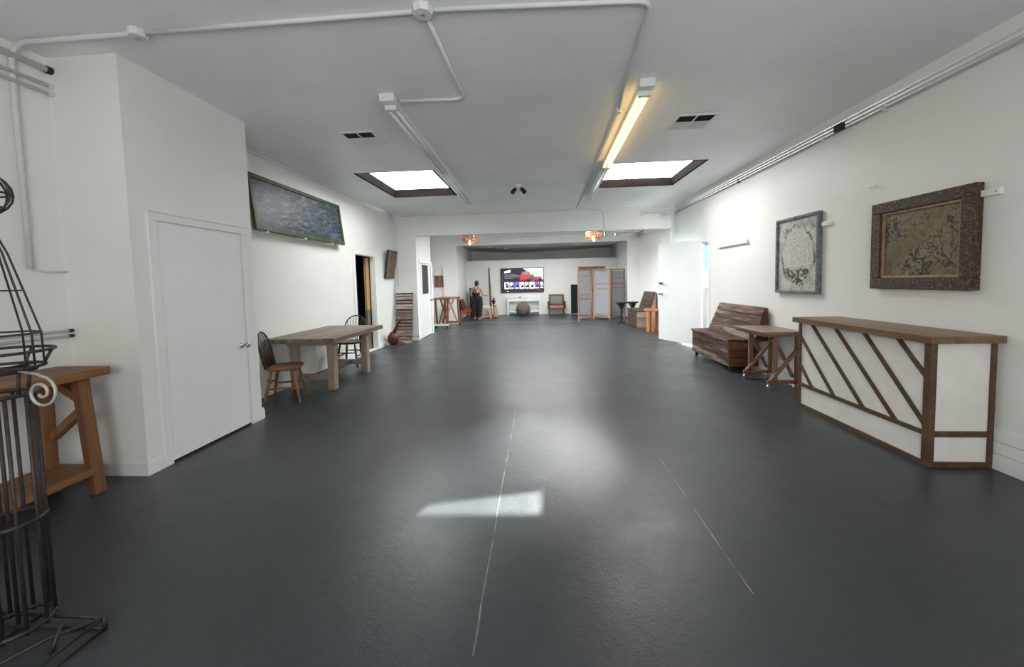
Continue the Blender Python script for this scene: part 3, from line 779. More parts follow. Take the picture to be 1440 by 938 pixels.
# long painting leaning back above the table on three pegs
t = thing('painting', 'long blue-grey painting in a green frame high on left wall', 'painting', (XL + .07, 5.75, 2.18))
P0, P1 = (XL + .035, 2.905), (XL + .115, 2.185)     # (x,z) of top and bottom of the face
def pface(u, y, off=0):
    x = P0[0] + (P1[0] - P0[0]) * u; z = P0[1] + (P1[1] - P0[1]) * u
    return (x + off * .994, y, z + off * .11)
def pstrip(b, u0, u1, y0, y1, d0, d1):
    b.hexa([pface(u1, y0, d0), pface(u1, y1, d0), pface(u1, y1, d1), pface(u1, y0, d1), pface(u0, y0, d0), pface(u0, y1, d0), pface(u0, y1, d1), pface(u0, y0, d1)])
ya, yb = 4.65, 6.87
b = B(); pstrip(b, 0.02, .98, ya + .02, yb - .02, -.02, -.004); b.build('canvas', sea_m, t)
for u0, u1, a, c in ((0, .075, ya, yb), (.925, 1., ya, yb), (.075, .925, ya, ya + .06), (.075, .925, yb - .06, yb)):
    b = B(); pstrip(b, u0, u1, a, c, -.03, .012); b.build('frame', olive_m, t, bevel=.004)
for y in (4.79, 5.60, 6.37):
    t = thing('picture_peg', {4.79: 'nearest of three white pegs under the long painting', 5.60: 'middle of three white pegs under the long painting', 6.37: 'farthest of three white pegs under the long painting'}[y], 'peg', (XL + .08, y, 2.16), 'pegs holding the long painting')
    b = B(); b.tube([(XL + .001, y, 2.155), (XL + .165, y, 2.158)], .009, 8); b.build('rod', tub_m, t)
    b = B(); b.ball((XL + .168, y, 2.162), .017, 10); b.build('peg_tip', trim_m, t)

# small tilted brown picture near the corner
t = thing('picture', 'small brown picture in a deep dark frame by far left corner', 'picture', (XL + .06, 9.05, 1.6))
A = [(XL + .004, 8.88, 1.60), (XL + .004, 9.36, 1.60), (XL + .09, 9.42, 2.27), (XL + .09, 8.92, 2.27)]
n = (V(A[1]) - V(A[0])).cross(V(A[3]) - V(A[0])).normalized()
if n.x < 0: n = -n
d = n * .06
b = B(); b.prism(A, d); b.build('backing', chairdark_m, t)
cen = sum((V(p) for p in A), V()) / 4
for i in range(4):
    p, q = V(A[i]), V(A[(i + 1) % 4]); pi, qi = p + (cen - p) * .16, q + (cen - q) * .16
    b = B(); b.prism([p + d, q + d, qi + d, pi + d], n * .012); b.build('frame', greyframe_m if i in (1, 3) else chairdark_m, t)
b = B(); b.prism([V(p) + (cen - V(p)) * .17 + d for p in A], n * .004); b.build('panel', rust_m, t)

# things inside the dark doorway
b = B(); b.box(XL - .175, XL - .12, 8.215, 8.365, .9, 2.04)
o = tag(b.build('wood_plank', stud_m, bevel=.003, org=(XL - .13, 8.23, .0)), 'bare tan wooden plank just inside the dark doorway', 'plank')
b = B()
b.box(XL - .173, XL - .122, 8.205, 8.36, .006, .9); b.build('lower_board', paint('grey_brown_board', (.17, .15, .12), .8, .2, 9), o)  # lower half in a darker grey-brown
t = thing('hanging_coat', 'dark coat hanging in shadow inside the left doorway', 'coat', (-4.0, 7.95, .5))
b = B(); b.lathe([(.20, .55), (.21, .9), (.19, 1.3), (.20, 1.6), (.10, 1.72), (.04, 1.76)], (-4.02, 8.0, 0), 14, 'z', .6, 1.); b.build('body', black_m, t, smooth=True)
b = B(); b.tube([(-4.02, 7.8, 1.62), (-4.0, 7.76, 1.3), (-3.98, 7.77, 1.0)], [.06, .055, .05], 10); b.build('sleeve', black_m, t, smooth=True)
b = B(); b.tube([(-4.02, 8.0, 1.75), (-4.02, 8.0, 1.85), (-4.02, 8.03, 1.9), (-4.02, 8.06, 1.86)], .006, 6); b.build('hook', steel_m, t)

# farmhouse table
t = thing('dining_table', 'grey-brown plank farmhouse table against left wall', 'table', (-3.15, 5.6, 0))
b = B()
for k in range(6): b.box(-3.625 + k * .16, -3.468 + k * .16, 4.79, 6.38, .70, .762)
b.build('tabletop', greywood_m, t, bevel=.004)
for y in (5.14, 6.16):
    for x in (-2.895, -3.44):
        b = B(); b.box(x - .05, x + .05, y - .05, y + .05, 0, .70); b.build('leg', greywoodz_m, t, bevel=.006)
    b = B(); b.box(-3.39, -2.945, y - .03, y + .03, .14, .215); b.build('stretcher', greywoodx_m, t, bevel=.004)
    b = B(); b.box(-3.52, -2.82, y - .04, y + .04, .62, .70); b.build('apron', greywoodx_m, t, bevel=.004)
b = B(); b.box(-3.20, -3.13, 5.17, 6.13, .145, .21); b.build('stretcher', greywood_m, t, bevel=.004)

# Windsor chairs (local: seat centre at origin, facing +y)
def windsor(label, seat_m, back_m, leg_m):
    t = thing('windsor_chair', label, 'chair', (0, 0, 0), 'bow-back chairs at the farmhouse table')
    n = 28; pts = []
    for k in range(n):
        a = 2 * PI * k / n; r = 1.
        x, y = .215 * math.copysign(abs(math.cos(a)) ** .75, math.cos(a)), .205 * math.copysign(abs(math.sin(a)) ** .75, math.sin(a))
        if y < 0: x *= .93
        pts.append((x, y))
    b = B(); b.prism([(x * .93, y * .93, .415) for x, y in pts], (0, 0, .012)); b.prism([(x, y, .427) for x, y in pts], (0, 0, .026)); b.build('seat', seat_m, t, bevel=.006)
    for sx, sy in ((-1, -1), (1, -1), (1, 1), (-1, 1)):
        a, c = V((sx * .13, sy * .12, .418)), V((sx * .205, sy * .20, 0))
        b = B(); L = [a.lerp(c, k / 6) for k in range(7)]; b.tube(L, [.013, .017, .02, .0165, .019, .015, .011], 10); b.build('leg', leg_m, t, smooth=True)
    lp = lambda sx, sy, z: V((sx * .13, sy * .12, .418)).lerp(V((sx * .205, sy * .20, 0)), 1 - z / .418)
    for sx in (-1, 1):
        b = B(); b.tube([lp(sx, -1, .20), (lp(sx, -1, .20) + lp(sx, 1, .20)) / 2, lp(sx, 1, .20)], [.009, .013, .009], 8); b.build('stretcher', leg_m, t, smooth=True)
    for sy in (-1, 1):
        b = B(); b.tube([lp(-1, sy, .26), (lp(-1, sy, .26) + lp(1, sy, .26)) / 2, lp(1, sy, .26)], [.009, .013, .009], 8); b.build('stretcher', leg_m, t, smooth=True)
    yb = lambda z: -.165 - (z - .45) * .20
    hoop = [(-.185, yb(.45), .45), (-.195, yb(.55), .55), (-.20, yb(.65), .65)]
    for k in range(1, 12):
        a = PI - PI * k / 12; z = .68 + .21 * math.sin(a); hoop.append((.20 * math.cos(a), yb(z), z))
    hoop += [(.20, yb(.65), .65), (.195, yb(.55), .55), (.185, yb(.45), .45)]
    b = B(); b.tube(hoop, .0115, 8); b.build('back_bow', back_m, t, smooth=True)
    for k in range(-3, 4):
        xt = k * .052; zt = .68 + .21 * math.sqrt(max(0, 1 - (xt / .20) ** 2))
        b = B(); b.tube([(k * .040, yb(.45), .445), (k * .046, yb(.6), .6), (xt, yb(zt), zt)], [.006, .0075, .005], 8); b.build('spindle', back_m, t, smooth=True)
    return t
c1 = windsor('brown bow-back wooden chair at the near end of farmhouse table', chairwood_m, chairdark_m, chairwood_m)
c1.location = (-3.235, 4.63, 0); c1.rotation_euler = (0, 0, math.radians(-70))
c2 = windsor('dark bow-back chair behind the far end of farmhouse table', chairdark_m, chairdark_m, chairdark_m)
c2.location = (-3.385, 6.64, 0); c2.rotation_euler = (0, 0, math.radians(180))

# pallet board leaning in the corner
t = thing('slat_board', 'tall board of weathered horizontal slats leaning on the corner wall', 'wood panel', (-3.47, 9.5, 0))
N = 15; z = 0
hs = [.085 + .03 * random.random() for _ in range(N)]; kk = 1.225 / sum(hs)
def pal(u, z, dep): return (-3.64 + (.004 if 0 else 0) + .008 + u * .43 - z * .05 + .07, 9.20 + z / 1.225 * .38 - dep, z)
for h in hs:
    h *= kk; jd = random.random() * .014
    b = B(); z1 = z + h - (.038 if random.random() < .5 else .016)
    b.hexa([pal(0, z, -.01), pal(1, z, -.01), pal(1, z, .008 + jd), pal(0, z, .008 + jd), pal(0, z1, -.01), pal(1, z1, -.01), pal(1, z1, .008 + jd), pal(0, z1, .008 + jd)])
    b.build('slat', pallet_m, t); z += h
b = B(); b.hexa([pal(.01, 0, -.014), pal(.99, 0, -.014), pal(.99, 0, -.009), pal(.01, 0, -.009), pal(.01, 1.22, -.014), pal(.99, 1.22, -.014), pal(.99, 1.22, -.009), pal(.01, 1.22, -.009)]); b.build('backing', chairdark_m, t)
for u in (0.03, .97):
    b = B(); b.hexa([pal(u - .03, 0, -.035), pal(u + .03, 0, -.035), pal(u + .03, 0, -.01), pal(u - .03, 0, -.01), pal(u - .03, 1.225, -.035), pal(u + .03, 1.225, -.035), pal(u + .03, 1.225, -.01), pal(u - .03, 1.225, -.01)])
    b.build('batten', chairdark_m, t)
# gourd-bodied stringed instrument
t = thing('gourd_instrument', 'red-brown gourd instrument with a long curved neck by slat board', 'musical instrument', (-3.46, 8.86, 0))
b = B(); b.lathe([(.01, -.15), (.07, -.135), (.125, -.08), (.142, 0), (.128, .07), (.085, .13), (.05, .165), (.02, .18)], (-3.47, 8.86, .155), 20, 'z', .95, .95); b.build('body', gourd_m, t, smooth=True)
b = B(); b.tube([(-3.45, 8.86, .28), (-3.41, 8.86, .38), (-3.375, 8.86, .46), (-3.33, 8.86, .54), (-3.27, 8.86, .60), (-3.21, 8.86, .63)], [.05, .04, .034, .028, .024, .028], 10); b.build('neck', gourd_m, t, smooth=True)
b = B(); b.tube([(-3.38, 8.80, .10), (-3.29, 8.79, .055), (-3.23, 8.785, .055), (-3.215, 8.785, .004)], .011, 8); b.tube([(-3.38, 8.86, .10), (-3.28, 8.9, .06), (-3.235, 8.92, .06), (-3.225, 8.92, .004)], .011, 8); b.build('stand', gourd_m, t, smooth=True)
for k in range(3):
    b = B(); b.tube([(-3.42 + k * .018, 8.80, .36 + k * .05), (-3.36 + k * .018, 8.80, .345 + k * .05)], .007, 8); b.build('tuning_peg', chairdark_m, t)

# ------------------------------------------------------------------ middle bay, left
b = B(); b.box(-3.70, -3.395, Y2 + .068, Y2 + .088, 1.31, 1.71)
o = tag(b.build('striped_panel', stripe_m, org=(-3.55, Y2 + .08, 1.31)), 'brown vertically striped picture in the recess above the tall table', 'picture')
k = B()
for a in ((-3.715, -3.70, 1.30, 1.72), (-3.395, -3.38, 1.30, 1.72)): k.box(a[0], a[1], Y2 + .06, Y2 + .088, a[2], a[3])
k.box(-3.70, -3.395, Y2 + .06, Y2 + .088, 1.71, 1.72); k.box(-3.70, -3.395, Y2 + .06, Y2 + .088, 1.30, 1.31); k.build('frame', greyframe_m, o)

t = thing('tall_table', 'tall narrow red-brown table with crossed braces on white dolly base', 'table', (-3.03, 12.3, 0))
b = B(); b.prism([(-3.36, 11.95, .93), (-2.80, 11.90, .93), (-2.68, 13.05, .93), (-3.30, 13.1, .93)], (0, 0, .045)); b.build('tabletop', redwood_m, t, bevel=.004)
for p, q in (((-3.28, 12.0), (-3.24, 12.0)), ((-2.88, 11.98), (-2.90, 11.98)), ((-2.75, 12.9), (-2.70, 12.85)), ((-3.2, 12.95), (-3.2, 12.9))):
    b = B(); b.bar((*p, .93), (*q, .15), .055, .055); b.build('leg', redwood_m, t)
for p, q in (((-3.18, 12.0, .16), (-2.95, 12.0, .93)), ((-3.12, 12.03, .93), (-2.9, 12.03, .16)), ((-3.08, 12.3, .16), (-2.8, 12.5, .93)), ((-2.95, 12.4, .93), (-2.74, 12.7, .16)), ((-3.2, 12.5, .16), (-2.98, 12.5, .8))):
    b = B(); b.bar(p, q, .04, .04); b.build('brace', redwood_m if random.random() < .6 else screenwood_m, t)
b = B(); b.box(-3.34, -2.88, 11.93, 12.07, .10, .15); b.build('dolly_bar', trim_m, t)
b = B(); b.box(-3.28, -2.66, 12.78, 12.98, .10, .15); b.build('dolly_bar', redwood_m, t)
for x, y in ((-3.28, 12.), (-2.93, 12.), (-2.70, 12.9), (-3.22, 12.9)):
    b = B(); b.tube([(x - .012, y, .04), (x + .012, y, .04)], .04, 14); b.box(x - .02, x + .02, y - .015, y + .015, .06, .10); b.build('caster', rubber_m, t)

# orange-red lounge chair
t = thing('lounge_chair', 'low orange-red upholstered lounge chair on thin metal legs', 'chair', (-2.85, 15.2, 0))
b = B(); b.hexa([(-3.10, 15.0, .20), (-2.50, 15.0, .29), (-2.50, 15.55, .29), (-3.10, 15.55, .20), (-3.10, 15.0, .37), (-2.50, 15.0, .41), (-2.50, 15.55, .41), (-3.10, 15.55, .37)]); b.build('seat', redseat_m, t, bevel=.03)
b = B(); b.hexa([(-3.04, 14.95, .36), (-2.92, 14.95, .36), (-2.92, 15.5, .36), (-3.04, 15.5, .36), (-3.13, 14.97, .78), (-3.05, 14.97, .80), (-3.05, 15.48, .80), (-3.13, 15.48, .78)]); b.build('backrest', darkred_m, t, bevel=.025)
for x, y in ((-3.05, 15.0), (-2.6, 15.0), (-2.6, 15.45), (-3.05, 15.45)):
    b = B(); b.tube([(x, y, .24), (x + (.03 if x > -3 else -.03), y, 0)], [.014, .009], 8); b.build('leg', steel_m, t)
# dark pole leaning in the second opening
b = B(); b.tube([(-2.975, 14.2, 0), (-2.99, 14.1, 1.0), (-3.03, 14.0, 1.95)], [.045, .036, .03], 10)
o = tag(b.build('dark_pole', black_m, smooth=True), 'tall black pole leaning just inside the second opening', 'pole')
k = B(); k.ball((-3.031, 14.0, 1.965), .034, 10); k.build('pole_cap', black_m, o)
# black loudspeaker cabinet behind the person
def loudspeaker(x0, x1, y0, y1, h, label):
    t = thing('loudspeaker', label, 'speaker', ((x0 + x1) / 2, (y0 + y1) / 2, 0))
    b = B(); b.box(x0, x1, y0, y1, .02, h); b.build('cabinet', black_m, t, bevel=.008)
    b = B(); b.box(x0 + .015, x1 - .015, y0 - .008, y0 - .0005, .06, h - .03); b.build('grille', cloth_m, t)
    b = B(); b.box(x0 - .01, x1 + .01, y0 - .005, y1, 0, .02); b.build('plinth', trim_m if x0 > 0 else black_m, t)
loudspeaker(-2.95, -2.60, 16.3, 16.6, 1.22, 'black cabinet standing behind the person in black')
loudspeaker(1.385, 1.66, 16.55, 16.76, 1.26, 'tall black loudspeaker left of the folding screen')
# thorny stem
b = B(); b.tube([(-2.0, 15.93, .0), (-2.01, 15.95, .6), (-2.035, 15.98, 1.3), (-2.055, 16.0, 2.06)], [.05, .046, .04, .03], 10)
o = tag(b.build('thorny_pole', pole_m, smooth=True), 'tall brown thorny pole standing right of the person', 'pole')
k = B()
for i in range(26):
    z = .65 + i * .053; a = i * 2.1; r = .04
    k.tube([(-2.012 - (z - .6) * .03 + math.cos(a) * r * .8, 15.95 + math.sin(a) * r * .8, z), (-2.012 - (z - .6) * .03 + math.cos(a) * (r + .035), 15.95 + math.sin(a) * (r + .035), z + .01)], [.008, .002], 5)
k.build('thorn', pole_m, o)

# stool with a white box, pots behind it
t = thing('wooden_stool', 'pale wooden stool with side stretchers beside the person', 'stool', (-2.1, 15.0, 0))
b = B(); b.box(-2.36, -1.88, 15.06, 15.34, .40, .445); b.build('seat', palewood_m, t, bevel=.005)
for x in (-2.29, -1.95):
    for y in (15.1, 15.3):
        b = B(); b.bar((x, y, .40), (x + (-.035 if x < -2.1 else .035), y, 0), .04, .04, (0, 1, 0)); b.build('leg', palewood_m, t, bevel=.003)
for y in (15.1, 15.3):
    b = B(); b.box(-2.31, -1.93, y - .014, y + .014, .06, .10); b.build('stretcher', palewood_m, t)
t = thing('white_box', 'flat white box lying on the pale wooden stool', 'box', (-2.1, 15.0, .445))
b = B(); b.box(-2.27, -1.95, 15.1, 15.28, .4455, .50); b.build('box_body', trim_m, t, bevel=.003)
b = B(); b.box(-2.275, -1.945, 15.095, 15.285, .50, .512); b.build('lid', door_m, t)
t = thing('bucket', 'pinkish white bucket with dark red base behind the stool', 'bucket', (-2.07, 15.35, 0))
b = B(); b.lathe([(.085, .10), (.095, .36), (.09, .37), (.086, .36)], (-2.07, 15.50, 0), 18); b.build('body', pinkwhite_m, t, smooth=True)
b = B(); b.lathe([(.09, 0), (.09, .10)], (-2.07, 15.50, 0), 18); b.build('base', darkred_m, t)
t = thing('jar', 'beige cylindrical jar standing behind the stool legs', 'jar', (-2.27, 15.35, 0))
b = B(); b.lathe([(.06, 0), (.065, .05), (.065, .30), (.045, .34)], (-2.27, 15.50, 0), 18); b.build('body', beige_m, t, smooth=True)
b = B(); b.lathe([(.048, .34), (.048, .36), (.01, .375)], (-2.27, 15.50, 0), 18); b.build('lid', beige_m, t)
t = thing('paper_sack', 'tan paper sack slumped on the floor right of the stool', 'sack', (-1.77, 15.55, 0))
b = B(); b.lathe([(.13, 0), (.15, .06), (.13, .2), (.10, .36), (.06, .44), (.07, .50)], (-1.77, 15.55, 0), 12, 'z', .75, .9); b.build('sack_body', tan_m, t, smooth=True)
b = B(); b.ring((-1.77, 15.55, .45), .062, .008, 12, 5); b.build('tie', pole_m, t)
t = thing('flower_pot', 'small black pot holding a plant beside the thorny pole', 'plant pot', (-1.86, 15.72, 0))
b = B(); b.lathe([(.06, 0), (.05, .02), (.02, .05), (.02, .52), (.05, .56), (.08, .66), (.085, .70), (.075, .70)], (-1.86, 15.74, 0), 16); b.build('pot', black_m, t, smooth=True)
for j in range(7):
    a = j * .9
    b = B(); b.tube([(-1.86, 15.74, .69), (-1.86 + .04 * math.cos(a), 15.74 + .04 * math.sin(a), .76), (-1.86 + .08 * math.cos(a), 15.74 + .08 * math.sin(a), .79)], [.007, .014, .003], 6); b.build('leaf', chairdark_m, t, smooth=True)

# ------------------------------------------------------------------ person, seen from behind
px, py = -2.40, 14.72
def person():
    t = thing('person', 'person seen from behind in a black sleeveless jumpsuit reaching to the right', 'person', (px, py, 0))
    P = lambda x, y, z: (px + x, py + y, z)
    b = B()
    # torso facing away (+y); figure about 1.52 m tall
    b.limb([(P(0, 0, .80), .125), (P(0, .005, .95), .115), (P(.005, .0, 1.08), .12), (P(.01, 0, 1.18), .10)])
    b.limb([(P(-.10, 0, .82), .10), (P(.10, 0, .82), .10)])
    b.limb([(P(-.135, 0, 1.205), .05), (P(0.01, 0, 1.225), .07), (P(.155, .005, 1.195), .05)])
    b.limb([(P(.01, .0, 1.22), .055), (P(.02, .012, 1.31), .047)])
    # head turned towards the work on the right
    b.ball(P(.03, .03, 1.405), .088, 18, .86, 1.02, 1.18); b.ball(P(.045, .06, 1.355), .058, 14, .9, 1., 1.)
    f = V((.45, .89, 0)); r = V((.89, -.45, 0)); hc = V(P(.03, .03, 1.395))
    b.limb([(hc + f * .085 + V((0, 0, .02)), .012), (hc + f * .105 + V((0, 0, -.012)), .014)])
    for s in (-1, 1): b.limb([(hc + r * s * .075 + V((0, 0, .015)), .014), (hc + r * s * .08 + V((0, 0, -.02)), .012)])
    # legs
    for s in (-1, 1):
        b.limb([(P(s * .085, 0, .80), .09), (P(s * .085, .01, .45), .058), (P(s * .08, -.02, .25), .05), (P(s * .075, -.01, .07), .036)])
        b.limb([(P(s * .075, -.035, .035), .034), (P(s * .085, .06, .032), .034), (P(s * .09, .13, .022), .022)])
    # left arm hanging bent, right arm reaching out over the stool
    b.limb([(P(-.165, 0, 1.19), .045), (P(-.215, .02, .98), .036), (P(-.16, .17, .86), .028), (P(-.13, .21, .845), .024)])
    b.limb([(P(.175, .005, 1.18), .045), (P(.235, .03, .975), .036), (P(.345, .10, .935), .029), (P(.40, .13, .925), .025)])
    def hand(c, d, u, s):
        c, d, u = V(c), V(d).normalized(), V(u).normalized(); w = d.cross(u)
        b.limb([(c, .024), (c + d * .035 + w * .014, .021)]); b.limb([(c, .024), (c + d * .035 - w * .014, .021)])
        for k, ln in zip((-1.5, -.5, .5, 1.5), (.058, .07, .066, .05)):
            a = c + d * .045 + w * k * .0155
            b.limb([(a, .0095), (a + d * ln * .5 - u * .006, .0088), (a + d * ln - u * .024, .0075)])
        a = c + w * s * .024 + d * .01
        b.limb([(a, .0115), (a + w * s * .022 + d * .026 - u * .006, .010), (a + w * s * .024 + d * .05 - u * .016, .0085)])
    hand(P(.425, .142, .922), (.85, .45, -.05), (0, 0, 1), 1)
    hand(P(-.11, .228, .84), (.45, .85, -.1), (0, 0, 1), -1)
    b.build('body', skin_m, t, remesh=.0062)
    # hair: cap and low bun
    b = B(); b.ball(P(.022, .018, 1.42), .099, 18, .92, 1.02, 1.08); b.ball(P(.005, -.02, 1.365), .06, 14); b.ball(P(.0, -.06, 1.475), .04, 14)
    # open the face: cut away the front lower part
    for v in [v for v in b.bm.verts]:
        q = v.co - hc
        if q.dot(f) > .045 and q.z < .055: v.co -= f * (q.dot(f) - .03)
    b.build('hair', hair_m, t, remesh=.008)
    # jumpsuit: bodice, straps, wide flared legs
    b = B()
    b.limb([(P(0, 0, .78), .145), (P(0, .005, .93), .13), (P(.005, .012, 1.05), .128), (P(.01, .028, 1.13), .10)])
    b.limb([(P(-.12, 0, .80), .115), (P(.12, 0, .80), .12)])
    for s in (-1, 1):
        b.tube([P(s * .10, 0, .80), P(s * .11, 0, .55), P(s * .10, -.01, .30), P(s * .085, -.01, .11)], [.135, .13, .10, .085], 16)
    b.limb([(P(.14, .02, .84), .085), (P(.16, .02, .72), .075), (P(.14, .01, .58), .06)])
    b.build('jumpsuit', cloth_m, t, remesh=.011)
    for s in (-1, 1):
        b = B(); b.tube([P(s * .03 + .005, -.125, 1.06), P(s * -.035 + .005, -.108, 1.15), P(s * -.075, -.06, 1.255), P(s * -.07, .03, 1.275), P(s * -.06, .10, 1.2)], .013, 8); b.build('strap', cloth_m, t, smooth=True)
        b = B(); e = hc + f * .075 + r * s * .03 + V((0, 0, .022)); b.ball(e, .0105, 10); b.build('eye', eye_m, t)
    b = B(); e = hc + f * .085 + V((0, 0, -.05)); b.limb([(e - r * .018, .006), (e, .008), (e + r * .018, .006)]); b.build('mouth', lip_m, t)
    return t
person()
b = B(); b.bar((-1.90, 14.895, .897), (-1.735, 14.98, .88), .06, .012)
tag(b.build('tablet', black_m, bevel=.003), 'thin dark tablet held out in the person\'s right hand', 'tablet')

# ------------------------------------------------------------------ rear wall
t = thing('tv', 'large wall-mounted television showing a menu screen', 'television', (-.705, 16.75, .96))
x0, x1, z0, z1, yf = -1.645, .235, .965, 2.03, 16.735
b = B(); b.box(x0, x1, yf, yf + .05, z0, z1); b.build('case', blackgloss_m, t, bevel=.006)
b = B(); b.box(-1.2, -.2, yf + .05, YP - .001, 1.3, 1.7); b.build('bracket', black_m, t)
scr = [emit('screen_black', (.010, .009, .014), 1.), emit('screen_sky', (.45, .68, .95), 1.), emit('screen_white', (.85, .82, .92), 1.), emit('screen_red', (.32, .035, .035), 1.),
       emit('screen_blue', (.10, .09, .55), 1.), emit('screen_grey', (.16, .15, .19), 1.), emit('screen_cream', (.70, .64, .52), 1.), emit('screen_dark_red', (.10, .012, .02), 1.), emit('screen_green', (.05, .07, .04), 1.)]
b = B()
W, H = x1 - x0, z1 - z0
def sq(mi, u0, u1, v0, v1, lay):     # u right, v down, 0..1
    b.mi = mi; y = yf - .001 - lay * .0006
    b.quad((x0 + u0 * W, y, z1 - v1 * H), (x0 + u1 * W, y, z1 - v1 * H), (x0 + u1 * W, y, z1 - v0 * H), (x0 + u0 * W, y, z1 - v0 * H))
def pg(mi, pts, lay):
    b.mi = mi; y = yf - .001 - lay * .0006
    b._f([b.bm.verts.new((x0 + u * W, y, z1 - v * H)) for u, v in pts])
sq(0, .012, .988, .02, .98, 0)
sq(1, .47, .985, .025, .56, 1)                      # sky of the hero picture
pg(2, [(.62, .06), (.80, .05), (.78, .16), (.66, .17)], 2); pg(2, [(.88, .20), (.985, .18), (.985, .30), (.90, .31)], 2)
pg(0, [(.44, .025), (.52, .025), (.60, .12), (.52, .30), (.44, .30)], 2)
pg(3, [(.46, .30), (.50, .15), (.66, .13), (.70, .30), (.76, .36), (.95, .36), (.96, .52), (.44, .56)], 3)   # red pick-up shape
pg(5, [(.53, .17), (.64, .16), (.66, .27), (.54, .28)], 4); pg(8, [(.66, .45), (.74, .22), (.80, .44), (.78, .54), (.66, .54)], 5)
sq(7, .44, .985, .48, .58, 4); sq(0, .60, .70, .46, .56, 5); sq(0, .88, .95, .44, .56, 5)
pg(2, [(.09, .13), (.23, .07), (.24, .17), (.09, .20)], 2)                                                     # title
for i, (v, u1) in enumerate(((.25, .36), (.30, .44), (.35, .45), (.40, .30))): sq(5, .09, u1, v, v + .022, 2)
for i, (mi, top) in enumerate(((2, 4), (5, 2), (4, 4), (6, 6), (5, 2), (2, 1), (5, 4), (0, 2))):
    u = .09 + i * .116; sq(mi, u, min(u + .108, .985), .57, .85, 3)
    if i < 8: pg(top, [(u + .01, .60), (u + .06, .58), (u + .09, .70), (u + .03, .74)], 4); pg(0 if mi != 0 else 5, [(u + .03, .74), (u + .085, .66), (min(u + .1, .985), .80), (u + .02, .82)], 5)
    sq(2, u + .012, min(u + .092, .985), .80, .83, 6)
for v in (.28, .38, .48, .58, .68): sq(5, .035, .05, v, v + .025, 2)
sq(2, .14, .18, .93, .955, 2); sq(7, .82, .95, .89, .93, 2)
b.build('screen', scr, t)

t = thing('console_table', 'white console table with a low shelf under the television', 'console table', (-.64, 16.5, 0))
b = B(); b.box(-1.36, .085, 16.4, 16.72, .715, .75); b.build('top', door_m, t, bevel=.004)
b = B(); b.box(-1.31, .035, 16.41, 16.43, .60, .715); b.build('apron', trim_m, t)
for x in (-1.35, .01):
    for y in (16.405, 16.66): b = B(); b.box(x, x + .065, y, y + .05, 0, .715); b.build('leg', trim_m, t, bevel=.004)
b = B(); b.box(-1.285, .01, 16.42, 16.70, .13, .19); b.build('shelf', door_m, t, bevel=.003)
b = B(); b.box(-.86, -.74, 16.44, 16.54, .7505, .785); o = tag(b.build('media_box', black_m, bevel=.004), 'small black media box on the white console table', 'electronics box')
k = B(); k.box(-.82, -.81, 16.438, 16.44, .76, .77); k.build('indicator', steel_m, o)
b = B(); b.ball((-.66, 16.09, .29), .298, 24, 1, .80, .97)
o = tag(b.build('pouf', pouf_m, smooth=True), 'round woven grey-brown pouf standing before the console table', 'pouf')
k = B()
for j in range(5):
    a = (j - 2) * .5; R = .299 * math.cos(a)
    k.tube([(-.66 + .30 * math.sin(a), 16.09 - .01 + .80 * R * math.cos(q), .29 + .97 * R * math.sin(q)) for q in [2 * PI * i / 24 for i in range(24)]], .004, 5, True)
k.build('seam', pouf_m, o)

t = thing('armchair', 'dark red wooden armchair with a grey-green printed back cushion', 'armchair', (.76, 16.5, 0))
ax = .755
b = B(); b.box(ax - .29, ax + .29, 16.28, 16.70, .27, .40); b.build('seat', pinkseat_m, t, bevel=.03)
b = B(); b.box(ax - .27, ax + .27, 16.30, 16.62, .385, .47); b.build('seat_cushion', darkred_m, t, bevel=.03)
b = B(); b.hexa([(ax - .32, 16.60, .35), (ax + .32, 16.60, .35), (ax + .32, 16.68, .35), (ax - .32, 16.68, .35), (ax - .32, 16.68, .86), (ax + .32, 16.68, .86), (ax + .32, 16.76, .86), (ax - .32, 16.76, .86)]); b.build('backrest', darkred_m, t, bevel=.02)
b = B(); b.hexa([(ax - .25, 16.52, .47), (ax + .25, 16.52, .47), (ax + .25, 16.60, .47), (ax - .25, 16.60, .47), (ax - .25, 16.59, .80), (ax + .25, 16.59, .80), (ax + .25, 16.66, .80), (ax - .25, 16.66, .80)]); b.build('back_cushion', cushion_m, t, bevel=.02)
for s in (-1, 1):
    b = B(); b.box(ax + s * .35 - .045, ax + s * .35 + .045, 16.24, 16.68, .52, .56); b.build('armrest', darkred_m, t, bevel=.01)
    b = B(); b.box(ax + s * .34 - .03, ax + s * .34 + .03, 16.27, 16.66, .25, .52); b.build('arm_panel', darkred_m, t, bevel=.01)
    for y, yy in ((16.32, 16.28), (16.66, 16.72)): b = B(); b.bar((ax + s * .27, y, .27), (ax + s * .32, yy, 0), .04, .04, (0, 1, 0)); b.build('leg', chairdark_m, t)

